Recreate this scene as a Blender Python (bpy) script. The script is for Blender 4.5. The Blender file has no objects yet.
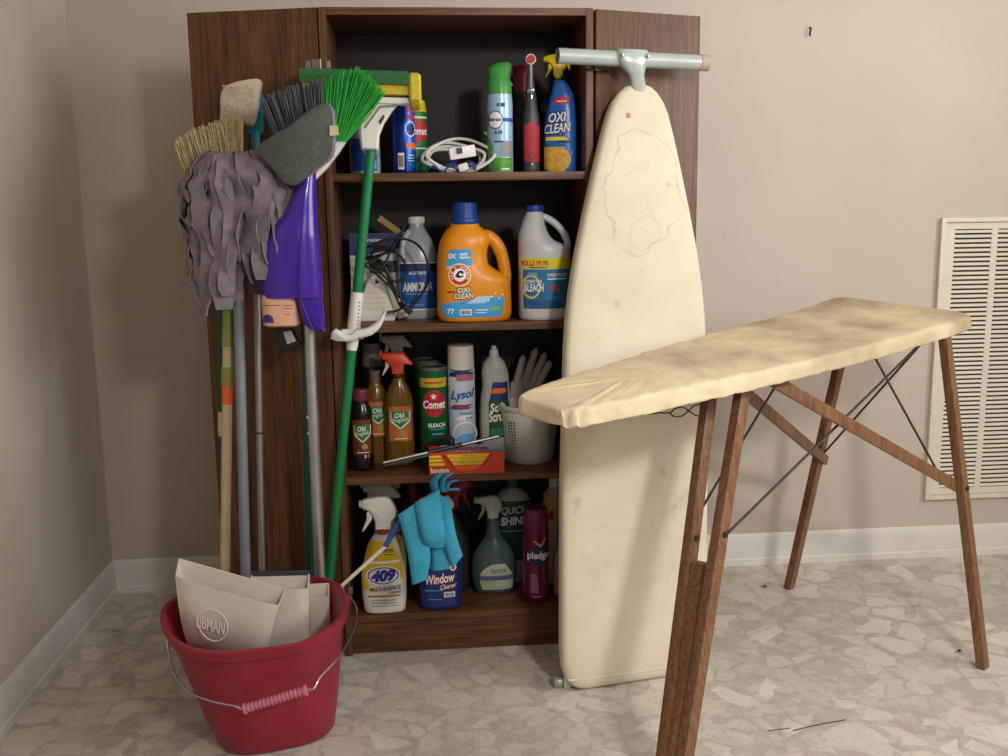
import bpy, bmesh, math, random
from mathutils import Vector, Matrix
from math import sin, cos, pi, radians
rnd = random.Random(7)
scene = bpy.context.scene
COL = scene.collection

# ------------------------------------------------------------------ camera
cam_d = bpy.data.cameras.new('camera'); cam = bpy.data.objects.new('camera', cam_d); COL.objects.link(cam)
cam_d.sensor_width = 36.0; cam_d.lens = 964.83/1008*36.0; cam_d.clip_start = 0.02
_r = Vector((0.99624881, -0.08546209, -0.01358454)); _u = Vector((0.02768214, 0.16600967, 0.98573551)); _f = Vector((0.08198786, 0.98241387, -0.16775271))
cam.matrix_world = Matrix(((_r.x, _u.x, -_f.x, 0.87727), (_r.y, _u.y, -_f.y, -2.63977), (_r.z, _u.z, -_f.z, 1.02665), (0, 0, 0, 1)))
scene.camera = cam

# ------------------------------------------------------------------ world, lights, exposure
scene.view_settings.view_transform = 'Standard'; scene.view_settings.look = 'None'
scene.view_settings.gamma = 1.0; scene.view_settings.exposure = 0.10
scene.view_settings.use_curve_mapping = False
w = bpy.data.worlds.new('world'); scene.world = w; w.use_nodes = True
w.node_tree.nodes['Background'].inputs[0].default_value = (0.75, 0.83, 1.0, 1)
w.node_tree.nodes['Background'].inputs[1].default_value = 1.0
def light(kind, name, loc, power, col, **kw):
    d = bpy.data.lights.new(name, kind); d.energy = power; d.color = col
    for k, v in kw.items(): setattr(d, k, v)
    o = bpy.data.objects.new(name, d); COL.objects.link(o); o.location = loc
    return o
rl = light('SPOT', 'assumed_spot_lamp', (1.80, -2.95, 1.80), 112, (1.0, 0.95, 0.89), shadow_soft_size=0.13, spot_size=radians(104), spot_blend=1.0)  # lamp out of view, assumed from the leg shadows, cone aimed right
rl.rotation_euler = (Vector((2.25, 0, .55))-Vector((1.80, -2.95, 1.80))).to_track_quat('-Z', 'Y').to_euler()
right_fill = light('AREA', 'assumed_window_fill', (3.12, -1.80, 1.60), 37, (1.0, 0.99, 0.98), shape='RECTANGLE', size=1.0, size_y=1.6)  # added fill from the right, its window out of view is assumed
rear_fill = light('AREA', 'rear_fill_light', (2.0, -4.5, 1.45), 8, (1.0, 0.97, 0.93), shape='RECTANGLE', size=1.5, size_y=1.2)  # added fill from behind the camera, no window is known there
rear_fill.rotation_euler = (radians(90), 0, 0)
right_fill.rotation_euler = (0, radians(90), 0)

# ------------------------------------------------------------------ materials
def lin(c):
    if isinstance(c, str):
        c = c.lstrip('#'); c = [int(c[i:i+2], 16)/255 for i in (0, 2, 4)]
        return tuple((x/12.92 if x <= .04045 else ((x+.055)/1.055)**2.4) for x in c)
    return tuple(c)
MATS = {}
def mat(name, col, rough=.5, metal=0, var=.06, vscale=30, bump=0, bscale=200, spec=.5, trans=0, alpha=1, sss=0, coat=0, ior=1.45):
    if name in MATS: return MATS[name]
    m = bpy.data.materials.new(name); m.use_nodes = True; nt = m.node_tree; b = nt.nodes['Principled BSDF']
    c = lin(col)
    b.inputs['Roughness'].default_value = rough; b.inputs['Metallic'].default_value = metal
    b.inputs['Specular IOR Level'].default_value = spec; b.inputs['IOR'].default_value = ior
    b.inputs['Transmission Weight'].default_value = trans; b.inputs['Alpha'].default_value = alpha
    b.inputs['Coat Weight'].default_value = coat
    if sss: b.inputs['Subsurface Weight'].default_value = sss; b.inputs['Subsurface Radius'].default_value = (.01, .008, .006)
    tc = nt.nodes.new('ShaderNodeTexCoord')
    if var > 0:
        n = nt.nodes.new('ShaderNodeTexNoise'); n.inputs['Scale'].default_value = vscale; n.inputs['Detail'].default_value = 4
        nt.links.new(tc.outputs['Object'], n.inputs['Vector'])
        r = nt.nodes.new('ShaderNodeValToRGB'); r.color_ramp.elements[0].position = .3; r.color_ramp.elements[1].position = .7
        r.color_ramp.elements[0].color = (*[x*(1-var) for x in c], 1); r.color_ramp.elements[1].color = (*[min(1, x*(1+var)) for x in c], 1)
        nt.links.new(n.outputs['Fac'], r.inputs['Fac']); nt.links.new(r.outputs['Color'], b.inputs['Base Color'])
    else: b.inputs['Base Color'].default_value = (*c, 1)
    if bump:
        n2 = nt.nodes.new('ShaderNodeTexNoise'); n2.inputs['Scale'].default_value = bscale; n2.inputs['Detail'].default_value = 3
        nt.links.new(tc.outputs['Object'], n2.inputs['Vector'])
        bp = nt.nodes.new('ShaderNodeBump'); bp.inputs['Strength'].default_value = bump; bp.inputs['Distance'].default_value = .002
        nt.links.new(n2.outputs['Fac'], bp.inputs['Height']); nt.links.new(bp.outputs['Normal'], b.inputs['Normal'])
    MATS[name] = m; return m
def ramp(nt, stops, src):
    r = nt.nodes.new('ShaderNodeValToRGB'); e = r.color_ramp.elements
    while len(e) < len(stops): e.new(.5)
    for i, (p, c) in enumerate(stops): e[i].position = p; e[i].color = (*lin(c), 1)
    nt.links.new(src, r.inputs['Fac']); return r.outputs['Color']
def mixc(nt, fac, a, b, mode='MIX'):
    m = nt.nodes.new('ShaderNodeMix'); m.data_type = 'RGBA'; m.blend_type = mode
    for s, v in ((m.inputs[0], fac), (m.inputs[6], a), (m.inputs[7], b)):
        if hasattr(v, 'is_linked'): nt.links.new(v, s)
        else: s.default_value = v if not isinstance(v, tuple) else (*v, 1)[:4]
    return m.outputs[2]
def mathn(nt, op, a, b=None, c=None):
    m = nt.nodes.new('ShaderNodeMath'); m.operation = op
    for s, v in zip(m.inputs, (a, b, c)):
        if v is None: continue
        if hasattr(v, 'is_linked'): nt.links.new(v, s)
        else: s.default_value = v
    return m.outputs[0]
def wood(name, dark, mid, light_, axis='z', scale=1.0, rough=.5, spec=.4):
    m = bpy.data.materials.new(name); m.use_nodes = True; nt = m.node_tree; b = nt.nodes['Principled BSDF']
    tc = nt.nodes.new('ShaderNodeTexCoord'); mp = nt.nodes.new('ShaderNodeMapping')
    s = {'x': (.045, 1, 1), 'y': (1, .045, 1), 'z': (1, 1, .045)}[axis]
    mp.inputs['Scale'].default_value = [v*scale for v in s]
    nt.links.new(tc.outputs['Object'], mp.inputs['Vector'])
    big = nt.nodes.new('ShaderNodeTexNoise'); big.inputs['Scale'].default_value = 9; big.inputs['Detail'].default_value = 3
    nt.links.new(mp.outputs[0], big.inputs['Vector'])
    rings = mathn(nt, 'FRACT', mathn(nt, 'MULTIPLY', big.outputs['Fac'], 14))
    rings = mathn(nt, 'ABSOLUTE', mathn(nt, 'SUBTRACT', rings, .5))
    fine = nt.nodes.new('ShaderNodeTexNoise'); fine.inputs['Scale'].default_value = 330; fine.inputs['Detail'].default_value = 5
    nt.links.new(mp.outputs[0], fine.inputs['Vector'])
    v = mathn(nt, 'ADD', mathn(nt, 'MULTIPLY', rings, .42), mathn(nt, 'MULTIPLY', fine.outputs['Fac'], .86))
    col = ramp(nt, [(.3, dark), (.55, mid), (.8, light_)], v)
    nt.links.new(col, b.inputs['Base Color']); b.inputs['Roughness'].default_value = rough; b.inputs['Specular IOR Level'].default_value = spec
    bp = nt.nodes.new('ShaderNodeBump'); bp.inputs['Strength'].default_value = .12; bp.inputs['Distance'].default_value = .001
    nt.links.new(fine.outputs['Fac'], bp.inputs['Height']); nt.links.new(bp.outputs['Normal'], b.inputs['Normal'])
    return m
def floor_material():
    m = bpy.data.materials.new('pebble_vinyl'); m.use_nodes = True; nt = m.node_tree; b = nt.nodes['Principled BSDF']
    tc = nt.nodes.new('ShaderNodeTexCoord')
    def noise(sc, det=4, vec=None):
        n = nt.nodes.new('ShaderNodeTexNoise'); n.inputs['Scale'].default_value = sc; n.inputs['Detail'].default_value = det
        nt.links.new(vec or tc.outputs['Object'], n.inputs['Vector']); return n
    d = noise(7, 3); sub = nt.nodes.new('ShaderNodeVectorMath'); sub.operation = 'SUBTRACT'; sub.inputs[1].default_value = (.5, .5, .5)
    nt.links.new(d.outputs['Color'], sub.inputs[0])
    sc = nt.nodes.new('ShaderNodeVectorMath'); sc.operation = 'SCALE'; sc.inputs['Scale'].default_value = .055
    nt.links.new(sub.outputs[0], sc.inputs[0])
    ad = nt.nodes.new('ShaderNodeVectorMath'); ad.operation = 'ADD'
    nt.links.new(tc.outputs['Object'], ad.inputs[0]); nt.links.new(sc.outputs[0], ad.inputs[1])
    def vor(scale, feat):
        v = nt.nodes.new('ShaderNodeTexVoronoi'); v.feature = feat; v.voronoi_dimensions = '2D'; v.inputs['Scale'].default_value = scale
        nt.links.new(ad.outputs[0], v.inputs['Vector']); return v
    def layer(scale, e0, e1, thr):
        e = vor(scale, 'DISTANCE_TO_EDGE'); c = vor(scale, 'F1')
        sep = nt.nodes.new('ShaderNodeSeparateColor'); nt.links.new(c.outputs['Color'], sep.inputs[0])
        wob = mathn(nt, 'MULTIPLY_ADD', noise(22, 3).outputs['Fac'], .22, -.11)
        ed = mathn(nt, 'ADD', e.outputs['Distance'], wob)
        mr = nt.nodes.new('ShaderNodeMapRange'); mr.inputs[1].default_value = e0; mr.inputs[2].default_value = e1
        nt.links.new(ed, mr.inputs[0])
        on = mathn(nt, 'GREATER_THAN', sep.outputs[0], thr)
        return mathn(nt, 'MULTIPLY', mr.outputs[0], on), sep.outputs[1], sep.outputs[2]
    vein = noise(18, 8); vein.inputs['Distortion'].default_value = 1.6
    fine = noise(75, 8); fine.inputs['Distortion'].default_value = .6
    base = ramp(nt, [(.28, '#a39a90'), (.42, '#b8b0a6'), (.5, '#c3bcb2'), (.58, '#b2a89d'), (.72, '#c9c2b8')], fine.outputs['Fac'])
    base = mixc(nt, .45, base, ramp(nt, [(.35, '#a89e93'), (.5, '#beb6ac'), (.65, '#cbc4ba')], vein.outputs['Fac']))
    chipv = mathn(nt, 'ADD', mathn(nt, 'MULTIPLY', vein.outputs['Fac'], .6), mathn(nt, 'MULTIPLY', fine.outputs['Fac'], .4))
    m3, r3, g3 = layer(40, .05, .10, .40)
    col = mixc(nt, mathn(nt, 'MULTIPLY', m3, .55), base, ramp(nt, [(.0, '#b3aaa0'), (.5, '#cbc4ba'), (1, '#dbd5cb')], r3))
    m2, r2, g2 = layer(20, .09, .105, .45)
    chip2 = mixc(nt, .5, ramp(nt, [(.0, '#b9b0a5'), (.5, '#cfc8bd'), (1, '#ded8cd')], r2), ramp(nt, [(.38, '#b9afa4'), (.55, '#dad4ca'), (.7, '#cac2b7')], chipv))
    col = mixc(nt, mathn(nt, 'MULTIPLY', m2, .85), col, chip2)
    m1, r1, g1 = layer(11.0, .115, .128, .45)
    chip1 = ramp(nt, [(.0, '#bdb4a9'), (.35, '#cec6bb'), (.7, '#dbd5ca'), (1, '#e6e1d5')], r1)
    chip1 = mixc(nt, .45, chip1, ramp(nt, [(.35, '#b9aea2'), (.5, '#ddd7cc'), (.58, '#e2dcd1'), (.7, '#c9c0b4')], chipv))
    col = mixc(nt, mathn(nt, 'MULTIPLY', m1, .92), col, chip1)
    hair = ramp(nt, [(0, (1, 1, 1)), (.012, (0, 0, 0))], mathn(nt, 'ABSOLUTE', mathn(nt, 'SUBTRACT', vein.outputs['Fac'], .53)))
    col = mixc(nt, mathn(nt, 'MULTIPLY', hair, .35), col, lin('#8e857b'))
    dirt = noise(2.2, 5)
    col = mixc(nt, mathn(nt, 'MULTIPLY', dirt.outputs['Fac'], .16), col, lin('#a39482'))
    nt.links.new(col, b.inputs['Base Color']); b.inputs['Roughness'].default_value = .42; b.inputs['Specular IOR Level'].default_value = .35
    bp = nt.nodes.new('ShaderNodeBump'); bp.inputs['Strength'].default_value = .15; bp.inputs['Distance'].default_value = .001
    nt.links.new(chipv, bp.inputs['Height']); nt.links.new(bp.outputs['Normal'], b.inputs['Normal'])
    return m
def wall_material():
    m = bpy.data.materials.new('greige_paint'); m.use_nodes = True; nt = m.node_tree; b = nt.nodes['Principled BSDF']
    tc = nt.nodes.new('ShaderNodeTexCoord')
    n = nt.nodes.new('ShaderNodeTexNoise'); n.inputs['Scale'].default_value = 2.5; n.inputs['Detail'].default_value = 5; nt.links.new(tc.outputs['Object'], n.inputs['Vector'])
    col = ramp(nt, [(.3, '#bfb4a8'), (.7, '#c7bdb1')], n.outputs['Fac'])
    mp = nt.nodes.new('ShaderNodeMapping'); mp.inputs['Scale'].default_value = (14, 14, 3); nt.links.new(tc.outputs['Object'], mp.inputs['Vector'])
    n2 = nt.nodes.new('ShaderNodeTexNoise'); n2.inputs['Scale'].default_value = 1.6; n2.inputs['Detail'].default_value = 7; nt.links.new(mp.outputs[0], n2.inputs['Vector'])
    sc = ramp(nt, [(.73, (0, 0, 0)), (.78, (1, 1, 1))], n2.outputs['Fac'])
    col = mixc(nt, mathn(nt, 'MULTIPLY', sc, .25), col, lin('#9a8f86'))
    nt.links.new(col, b.inputs['Base Color']); b.inputs['Roughness'].default_value = .65; b.inputs['Specular IOR Level'].default_value = .3
    n3 = nt.nodes.new('ShaderNodeTexNoise'); n3.inputs['Scale'].default_value = 260; nt.links.new(tc.outputs['Object'], n3.inputs['Vector'])
    bp = nt.nodes.new('ShaderNodeBump'); bp.inputs['Strength'].default_value = .08; bp.inputs['Distance'].default_value = .001
    nt.links.new(n3.outputs['Fac'], bp.inputs['Height']); nt.links.new(bp.outputs['Normal'], b.inputs['Normal'])
    return m
def cloth_material(name, c0, c1, stain, amount, thr=(.52, .7), scale=3.0, ringw=True, bias=0):
    m = bpy.data.materials.new(name); m.use_nodes = True; nt = m.node_tree; b = nt.nodes['Principled BSDF']
    tc = nt.nodes.new('ShaderNodeTexCoord')
    def noise(sc, det=5):
        n = nt.nodes.new('ShaderNodeTexNoise'); n.inputs['Scale'].default_value = sc; n.inputs['Detail'].default_value = det
        nt.links.new(tc.outputs['Object'], n.inputs['Vector']); return n.outputs['Fac']
    big = noise(scale); col = ramp(nt, [(.3, c0), (.7, c1)], noise(5, 3))
    if bias:                                                      # the wide end is worn and scorched most
        sx = nt.nodes.new('ShaderNodeSeparateXYZ'); nt.links.new(tc.outputs['Object'], sx.inputs[0]); big = mathn(nt, 'MULTIPLY_ADD', sx.outputs[0], bias, big)
    st = ramp(nt, [(thr[0], (0, 0, 0)), (thr[1], (1, 1, 1))], big)
    col = mixc(nt, mathn(nt, 'MULTIPLY', st, amount), col, lin(stain))
    if ringw:                                                     # thin tide lines of dried water stains
        e = mathn(nt, 'ABSOLUTE', mathn(nt, 'SUBTRACT', noise(3.4, 3), .56))
        ln = ramp(nt, [(.0, (1, 1, 1)), (.007, (0, 0, 0))], e)
        col = mixc(nt, mathn(nt, 'MULTIPLY', ln, .14), col, lin(stain))
        for (cx, cy, cz), (rx, rz), amt, wid in (((.04, .17, 1.07), (.085, .125), .5, .035), ((.045, .16, .985), (.034, .036), .35, .06), ((-.02, .10, .42), (.14, .08), .3, .03)):
            mp = nt.nodes.new('ShaderNodeMapping'); mp.inputs['Location'].default_value = (-cx/rx, 0, -cz/rz); mp.inputs['Scale'].default_value = (1/rx, 0, 1/rz)
            nz = nt.nodes.new('ShaderNodeTexNoise'); nz.inputs['Scale'].default_value = 14; nz.inputs['Detail'].default_value = 4; nt.links.new(tc.outputs['Object'], nz.inputs['Vector'])
            nt.links.new(tc.outputs['Object'], mp.inputs['Vector']); ln_ = nt.nodes.new('ShaderNodeVectorMath'); ln_.operation = 'LENGTH'; nt.links.new(mp.outputs[0], ln_.inputs[0])
            dd = mathn(nt, 'ADD', ln_.outputs['Value'], mathn(nt, 'MULTIPLY_ADD', nz.outputs['Fac'], 1.2, -.6))
            rg = ramp(nt, [(0, (1, 1, 1)), (wid, (0, 0, 0))], mathn(nt, 'ABSOLUTE', mathn(nt, 'SUBTRACT', dd, 1)))
            col = mixc(nt, mathn(nt, 'MULTIPLY', rg, amt), col, lin(stain))
        sp = ramp(nt, [(.71, (0, 0, 0)), (.74, (1, 1, 1))], noise(22, 2))
        col = mixc(nt, mathn(nt, 'MULTIPLY', sp, .25), col, lin('#8e7f62'))
    nt.links.new(col, b.inputs['Base Color']); b.inputs['Roughness'].default_value = .85; b.inputs['Specular IOR Level'].default_value = .2
    bp = nt.nodes.new('ShaderNodeBump'); bp.inputs['Strength'].default_value = .25; bp.inputs['Distance'].default_value = .002
    nt.links.new(noise(45, 6), bp.inputs['Height']); nt.links.new(bp.outputs['Normal'], b.inputs['Normal'])
    return m
M_WALL = wall_material(); M_FLOOR = floor_material()
M_TRIM = mat('white_trim_paint', '#d9d6d0', .45, var=.05, vscale=12, bump=.1, bscale=60)
M_CEIL = mat('ceiling_paint', '#d8d2c8', .8, var=.02)
M_CAB = wood('cabinet_walnut', '#3b2512', '#5e3c23', '#744e31', 'z', 1.0, .45)
M_CABX = wood('cabinet_walnut_shelf', '#3b2512', '#5e3c23', '#744e31', 'x', 1.0, .45)
M_LEG = wood('table_leg_wood', '#553620', '#7b5438', '#926b4b', 'z', 2.0, .38, .5)
M_COVER = cloth_material('cream_board_cover', '#d8cfb6', '#e1d9c3', '#b3a27e', .35, (.5, .75), 4.0)
M_SCORCH = cloth_material('scorched_cotton_cover', '#d2c29e', '#e0d2b0', '#8a6f55', .85, (.40, .74), 4.6, False, .22)
M_STEEL = mat('pale_steel', '#b9c2c0', .35, .6, .08, 20)
M_CHROME = mat('chrome', '#c8c8c8', .18, 1, .05)
M_ALU = mat('brushed_aluminium', '#b4b3b2', .38, .85, .08, 40)
M_DARKMETAL = mat('dark_wire', '#4a4542', .45, .7)
M_WHITE = mat('white_plastic', '#e4e1da', .4, var=.03, vscale=10)
M_PAN = mat('cream_white_plastic', '#dcd6ca', .42, var=.04, vscale=8, sss=.05)
M_RED = mat('red_bucket_plastic', '#93243a', .42, var=.08, vscale=9, bump=.05, bscale=40)
M_PINK = mat('pink_grip_plastic', '#cf7f92', .45)
M_GREEN = mat('green_handle', '#0f7a45', .35, var=.08)
M_DGREEN = mat('dark_green_handle', '#12553a', .4, var=.08)
M_BLACK = mat('black_plastic', '#17171a', .4)
M_INK = mat('black_ink', '#111114', .5, var=0)
M_WINK = mat('white_ink', '#efefea', .5, var=0)
M_BLUECAP = mat('blue_cap', '#1c3f8c', .4)

# ------------------------------------------------------------------ geometry helpers
class MB:
    def __init__(s): s.v = []; s.f = []
    def add(s, v, f):
        n = len(s.v); s.v += [tuple(p) for p in v]; s.f += [tuple(i+n for i in q) for q in f]; return s
    def hexa(s, p, bev=0):
        """8 corners: bottom loop 0-3, top loop 4-7"""
        if not bev:
            return s.add(p, [(3, 2, 1, 0), (4, 5, 6, 7), (0, 1, 5, 4), (1, 2, 6, 5), (2, 3, 7, 6), (3, 0, 4, 7)])
        bm = bmesh.new(); vs = [bm.verts.new(q) for q in p]
        for q in [(3, 2, 1, 0), (4, 5, 6, 7), (0, 1, 5, 4), (1, 2, 6, 5), (2, 3, 7, 6), (3, 0, 4, 7)]: bm.faces.new([vs[i] for i in q])
        bmesh.ops.bevel(bm, geom=bm.edges[:], offset=bev, segments=2, affect='EDGES', profile=.7)
        bm.verts.index_update(); s.add([v.co[:] for v in bm.verts], [[v.index for v in f.verts] for f in bm.faces]); bm.free(); return s
    def box(s, x0, x1, y0, y1, z0, z1, bev=0):
        return s.hexa([(x0, y0, z0), (x1, y0, z0), (x1, y1, z0), (x0, y1, z0), (x0, y0, z1), (x1, y0, z1), (x1, y1, z1), (x0, y1, z1)], bev)
    def bar(s, p0, p1, wd, dp, side=(1, 0, 0), bev=.0015, w1=None):
        p0 = Vector(p0); p1 = Vector(p1); a = (p1-p0).normalized(); sd = Vector(side); sd = (sd-a*sd.dot(a)).normalized(); n = a.cross(sd)
        w1 = w1 or wd
        c = [(-1, -1), (1, -1), (1, 1), (-1, 1)]
        return s.hexa([p0+sd*i*wd/2+n*j*dp/2 for i, j in c]+[p1+sd*i*w1/2+n*j*dp/2 for i, j in c], bev)
    def lathe(s, prof, c=(0, 0), seg=28, sx=1, sy=1):
        v = []; f = []; n = len(prof)
        for r, z in prof:
            for k in range(seg):
                a = 2*pi*k/seg; v.append((c[0]+r*cos(a)*sx, c[1]+r*sin(a)*sy, z))
        for i in range(n-1):
            for k in range(seg): f.append((i*seg+k, i*seg+(k+1) % seg, (i+1)*seg+(k+1) % seg, (i+1)*seg+k))
        if prof[0][0] > 1e-6: f.append(tuple(reversed(range(seg))))
        if prof[-1][0] > 1e-6: f.append(tuple(range((n-1)*seg, n*seg)))
        return s.add(v, f)
    def tube(s, path, r, seg=8, closed=False, caps=True):
        P = [Vector(p) for p in path]; n = len(P); v = []; f = []; up = None
        for i in range(n):
            t = (P[(i+1) % n]-P[i-1]) if closed else (P[min(i+1, n-1)]-P[max(i-1, 0)])
            t.normalize()
            if up is None: up = Vector((0, 0, 1)) if abs(t.z) < .9 else Vector((1, 0, 0))
            up = (up-t*up.dot(t)).normalized(); b = t.cross(up)
            rr = r[i] if isinstance(r, (list, tuple)) else r
            for k in range(seg):
                a = 2*pi*k/seg; v.append(P[i]+up*cos(a)*rr+b*sin(a)*rr)
        m = n if closed else n-1
        for i in range(m):
            for k in range(seg):
                j = (i+1) % n; f.append((i*seg+k, i*seg+(k+1) % seg, j*seg+(k+1) % seg, j*seg+k))
        if caps and not closed: f.append(tuple(reversed(range(seg)))); f.append(tuple(range((n-1)*seg, n*seg)))
        return s.add(v, f)
    def prism(s, poly, depth, frame=None, bev=.002):
        """2D outline (u,v) extruded along the frame's normal with rounded rims; frame(u,v,w)->xyz"""
        frame = frame or (lambda u, v, w: (u, w, v)); n = len(poly)
        A = sum(poly[i][0]*poly[(i+1) % n][1]-poly[(i+1) % n][0]*poly[i][1] for i in range(n))
        if A < 0: poly = poly[::-1]
        ins = []
        for i in range(n):
            a = Vector(poly[i-1]); b = Vector(poly[i]); c = Vector(poly[(i+1) % n])
            d1 = (b-a).normalized(); d2 = (c-b).normalized(); nn = Vector((-d1.y-d2.y, d1.x+d2.x))
            nn = nn.normalized() if nn.length > 1e-6 else Vector((-d1.y, d1.x)); ins.append((b+nn*bev)[:])
        h = depth/2; b2 = min(bev, h*.9)
        rings = [(ins, -h), (poly, -h+b2), (poly, h-b2), (ins, h)]
        v = [frame(p[0], p[1], wv) for q, wv in rings for p in q]; f = [tuple(range(n)), tuple(reversed(range(3*n, 4*n)))]
        for i in range(3):
            for k in range(n): f.append((i*n+k, (i+1)*n+k, (i+1)*n+(k+1) % n, i*n+(k+1) % n))
        return s.add(v, f)
def smooth_path(pts, n=8, closed=False):
    P = [Vector(p) for p in pts]; out = []; m = len(P)
    for i in range(m if closed else m-1):
        g = (lambda k: P[k % m]) if closed else (lambda k: P[max(0, min(m-1, k))])
        a, b, c, d = g(i-1), g(i), g(i+1), g(i+2)
        for k in range(n):
            t = k/n; out.append(.5*((2*b)+(c-a)*t+(2*a-5*b+4*c-d)*t*t+(3*b-a-3*c+d)*t**3))
    if not closed: out.append(P[-1])
    return out
ORG = {}
def thing(name, label, cat, loc=(0, 0, 0), rotz=0, group=None):
    o = bpy.data.objects.new(name, None); COL.objects.link(o); o.empty_display_size = .05
    o.location = loc; o.rotation_euler = (0, 0, radians(rotz)); ORG[o] = Vector(loc)
    o['label'] = label; o['category'] = cat
    if group: o['group'] = group
    return o
def obj(name, mb, m, parent=None, world=False, angle=40, label=None, cat=None, kind=None, loc=None, group=None):
    """one mesh object; world=True: vertices are in world space and get shifted to the thing's base"""
    me = bpy.data.meshes.new(name); off = Vector((0, 0, 0))
    if parent is not None:
        off = ORG[parent] if world else off
    elif loc is not None: off = Vector(loc) if world else off
    me.from_pydata([tuple(Vector(p)-off) for p in mb.v], [], mb.f); me.validate()
    bm = bmesh.new(); bm.from_mesh(me); bmesh.ops.recalc_face_normals(bm, faces=bm.faces[:]); bm.to_mesh(me); bm.free()
    me.polygons.foreach_set('use_smooth', [True]*len(me.polygons)); me.set_sharp_from_angle(angle=radians(angle))
    me.materials.append(m); o = bpy.data.objects.new(name, me); COL.objects.link(o)
    if parent is not None: o.parent = parent; ORG[o] = ORG[parent]
    elif loc is not None: o.location = loc; ORG[o] = Vector(loc)
    else: ORG[o] = Vector((0, 0, 0))
    if label: o['label'] = label
    if cat: o['category'] = cat
    if kind: o['kind'] = kind
    if group: o['group'] = group
    return o
def share(src, parent, loc):
    """a repeat of a part that shares its mesh"""
    o = src.copy(); COL.objects.link(o); o.parent = parent; o.location = loc; return o
_TX = {}
def text2d(s, bold=0.0, shear=0.0, spacing=1.0):
    key = (s, bold, shear, spacing)
    if key in _TX: return _TX[key]
    cu = bpy.data.curves.new('t', 'FONT'); cu.body = s; cu.size = 1; cu.offset = bold; cu.shear = shear; cu.space_character = spacing
    cu.align_x = 'CENTER'; cu.align_y = 'CENTER'; cu.resolution_u = 3; cu.fill_mode = 'FRONT'
    o = bpy.data.objects.new('t', cu); COL.objects.link(o); bpy.context.view_layer.update()
    me = o.evaluated_get(bpy.context.evaluated_depsgraph_get()).to_mesh()
    v = [(p.co.x, p.co.y) for p in me.vertices]; f = [tuple(p.vertices) for p in me.polygons]
    o.evaluated_get(bpy.context.evaluated_depsgraph_get()).to_mesh_clear()
    bpy.data.objects.remove(o); bpy.data.curves.remove(cu)
    xs = [p[0] for p in v]; ys = [p[1] for p in v]; cx = (min(xs)+max(xs))/2; cy = (min(ys)+max(ys))/2
    if bold:                                                      # a thickened glyph that spikes falls back to the plain one
        p = text2d(s, 0.0, shear, spacing)
        if max(xs)-min(xs) > p[2]+4*bold+.05 or max(ys)-min(ys) > p[3]+4*bold+.05: _TX[key] = p; return p
    _TX[key] = ([(a-cx, b-cy) for a, b in v], f, max(xs)-min(xs), max(ys)-min(ys)); return _TX[key]
def lettering(parent, s, x, z, width, height, surf, m, off=.0009, bold=.0, shear=0, rot=0, slope=0, name='lettering', spacing=1.0):
    """flat print that follows the surface surf(x,z)->y ; width and height in metres"""
    v, f, w0, h0 = text2d(s, bold*.62, shear, spacing); mb = MB(); c, sn = cos(radians(rot)), sin(radians(rot)); out = []
    for a, b in v:
        a *= width/w0; b *= height/h0; b += a*slope
        px, pz = x+a*c-b*sn, z+a*sn+b*c; out.append((px, surf(px, pz)-off, pz))
    mb.add(out, f); return obj(name, mb, m, parent)
def rows_patch(parent, rows, surf, m, off=.0005, nx=10, name='label_panel', label=None):
    """printed patch bounded by rows (z,xl,xr), following the surface"""
    mb = MB(); v = []; f = []
    for z, a, b in rows:
        for k in range(nx+1):
            px = a+(b-a)*k/nx; v.append((px, surf(px, z)-off, z))
    for i in range(len(rows)-1):
        for k in range(nx): q = i*(nx+1)+k; f.append((q, q+1, q+nx+2, q+nx+1))
    mb.add(v, f); return obj(name, mb, m, parent, label=label)
def rect_patch(parent, x0, x1, z0, z1, surf, m, off=.0005, nx=10, nz=6, name='label_panel'):
    return rows_patch(parent, [(z0+(z1-z0)*i/nz, x0, x1) for i in range(nz+1)], surf, m, off, nx, name)
def disc_patch(parent, x, z, rx, rz, surf, m, off=.0007, name='emblem'):
    n = 12; return rows_patch(parent, [(z-rz*cos(pi*i/n), x-rx*sin(pi*i/n), x+rx*sin(pi*i/n)) for i in range(n+1)], surf, m, off, 8, name)
def ring_patch(parent, x, z, rx, rz, wd, surf, m, off=.0009, name='emblem_ring'):
    mb = MB(); v = []; f = []; n = 32
    for k in range(n):
        a = 2*pi*k/n
        for q in (1, 1-wd): px, pz = x+rx*q*cos(a), z+rz*q*sin(a); v.append((px, surf(px, pz)-off, pz))
    for k in range(n): j = (k+1) % n; f.append((2*k, 2*j, 2*j+1, 2*k+1))
    mb.add(v, f); return obj(name, mb, m, parent)
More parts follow.
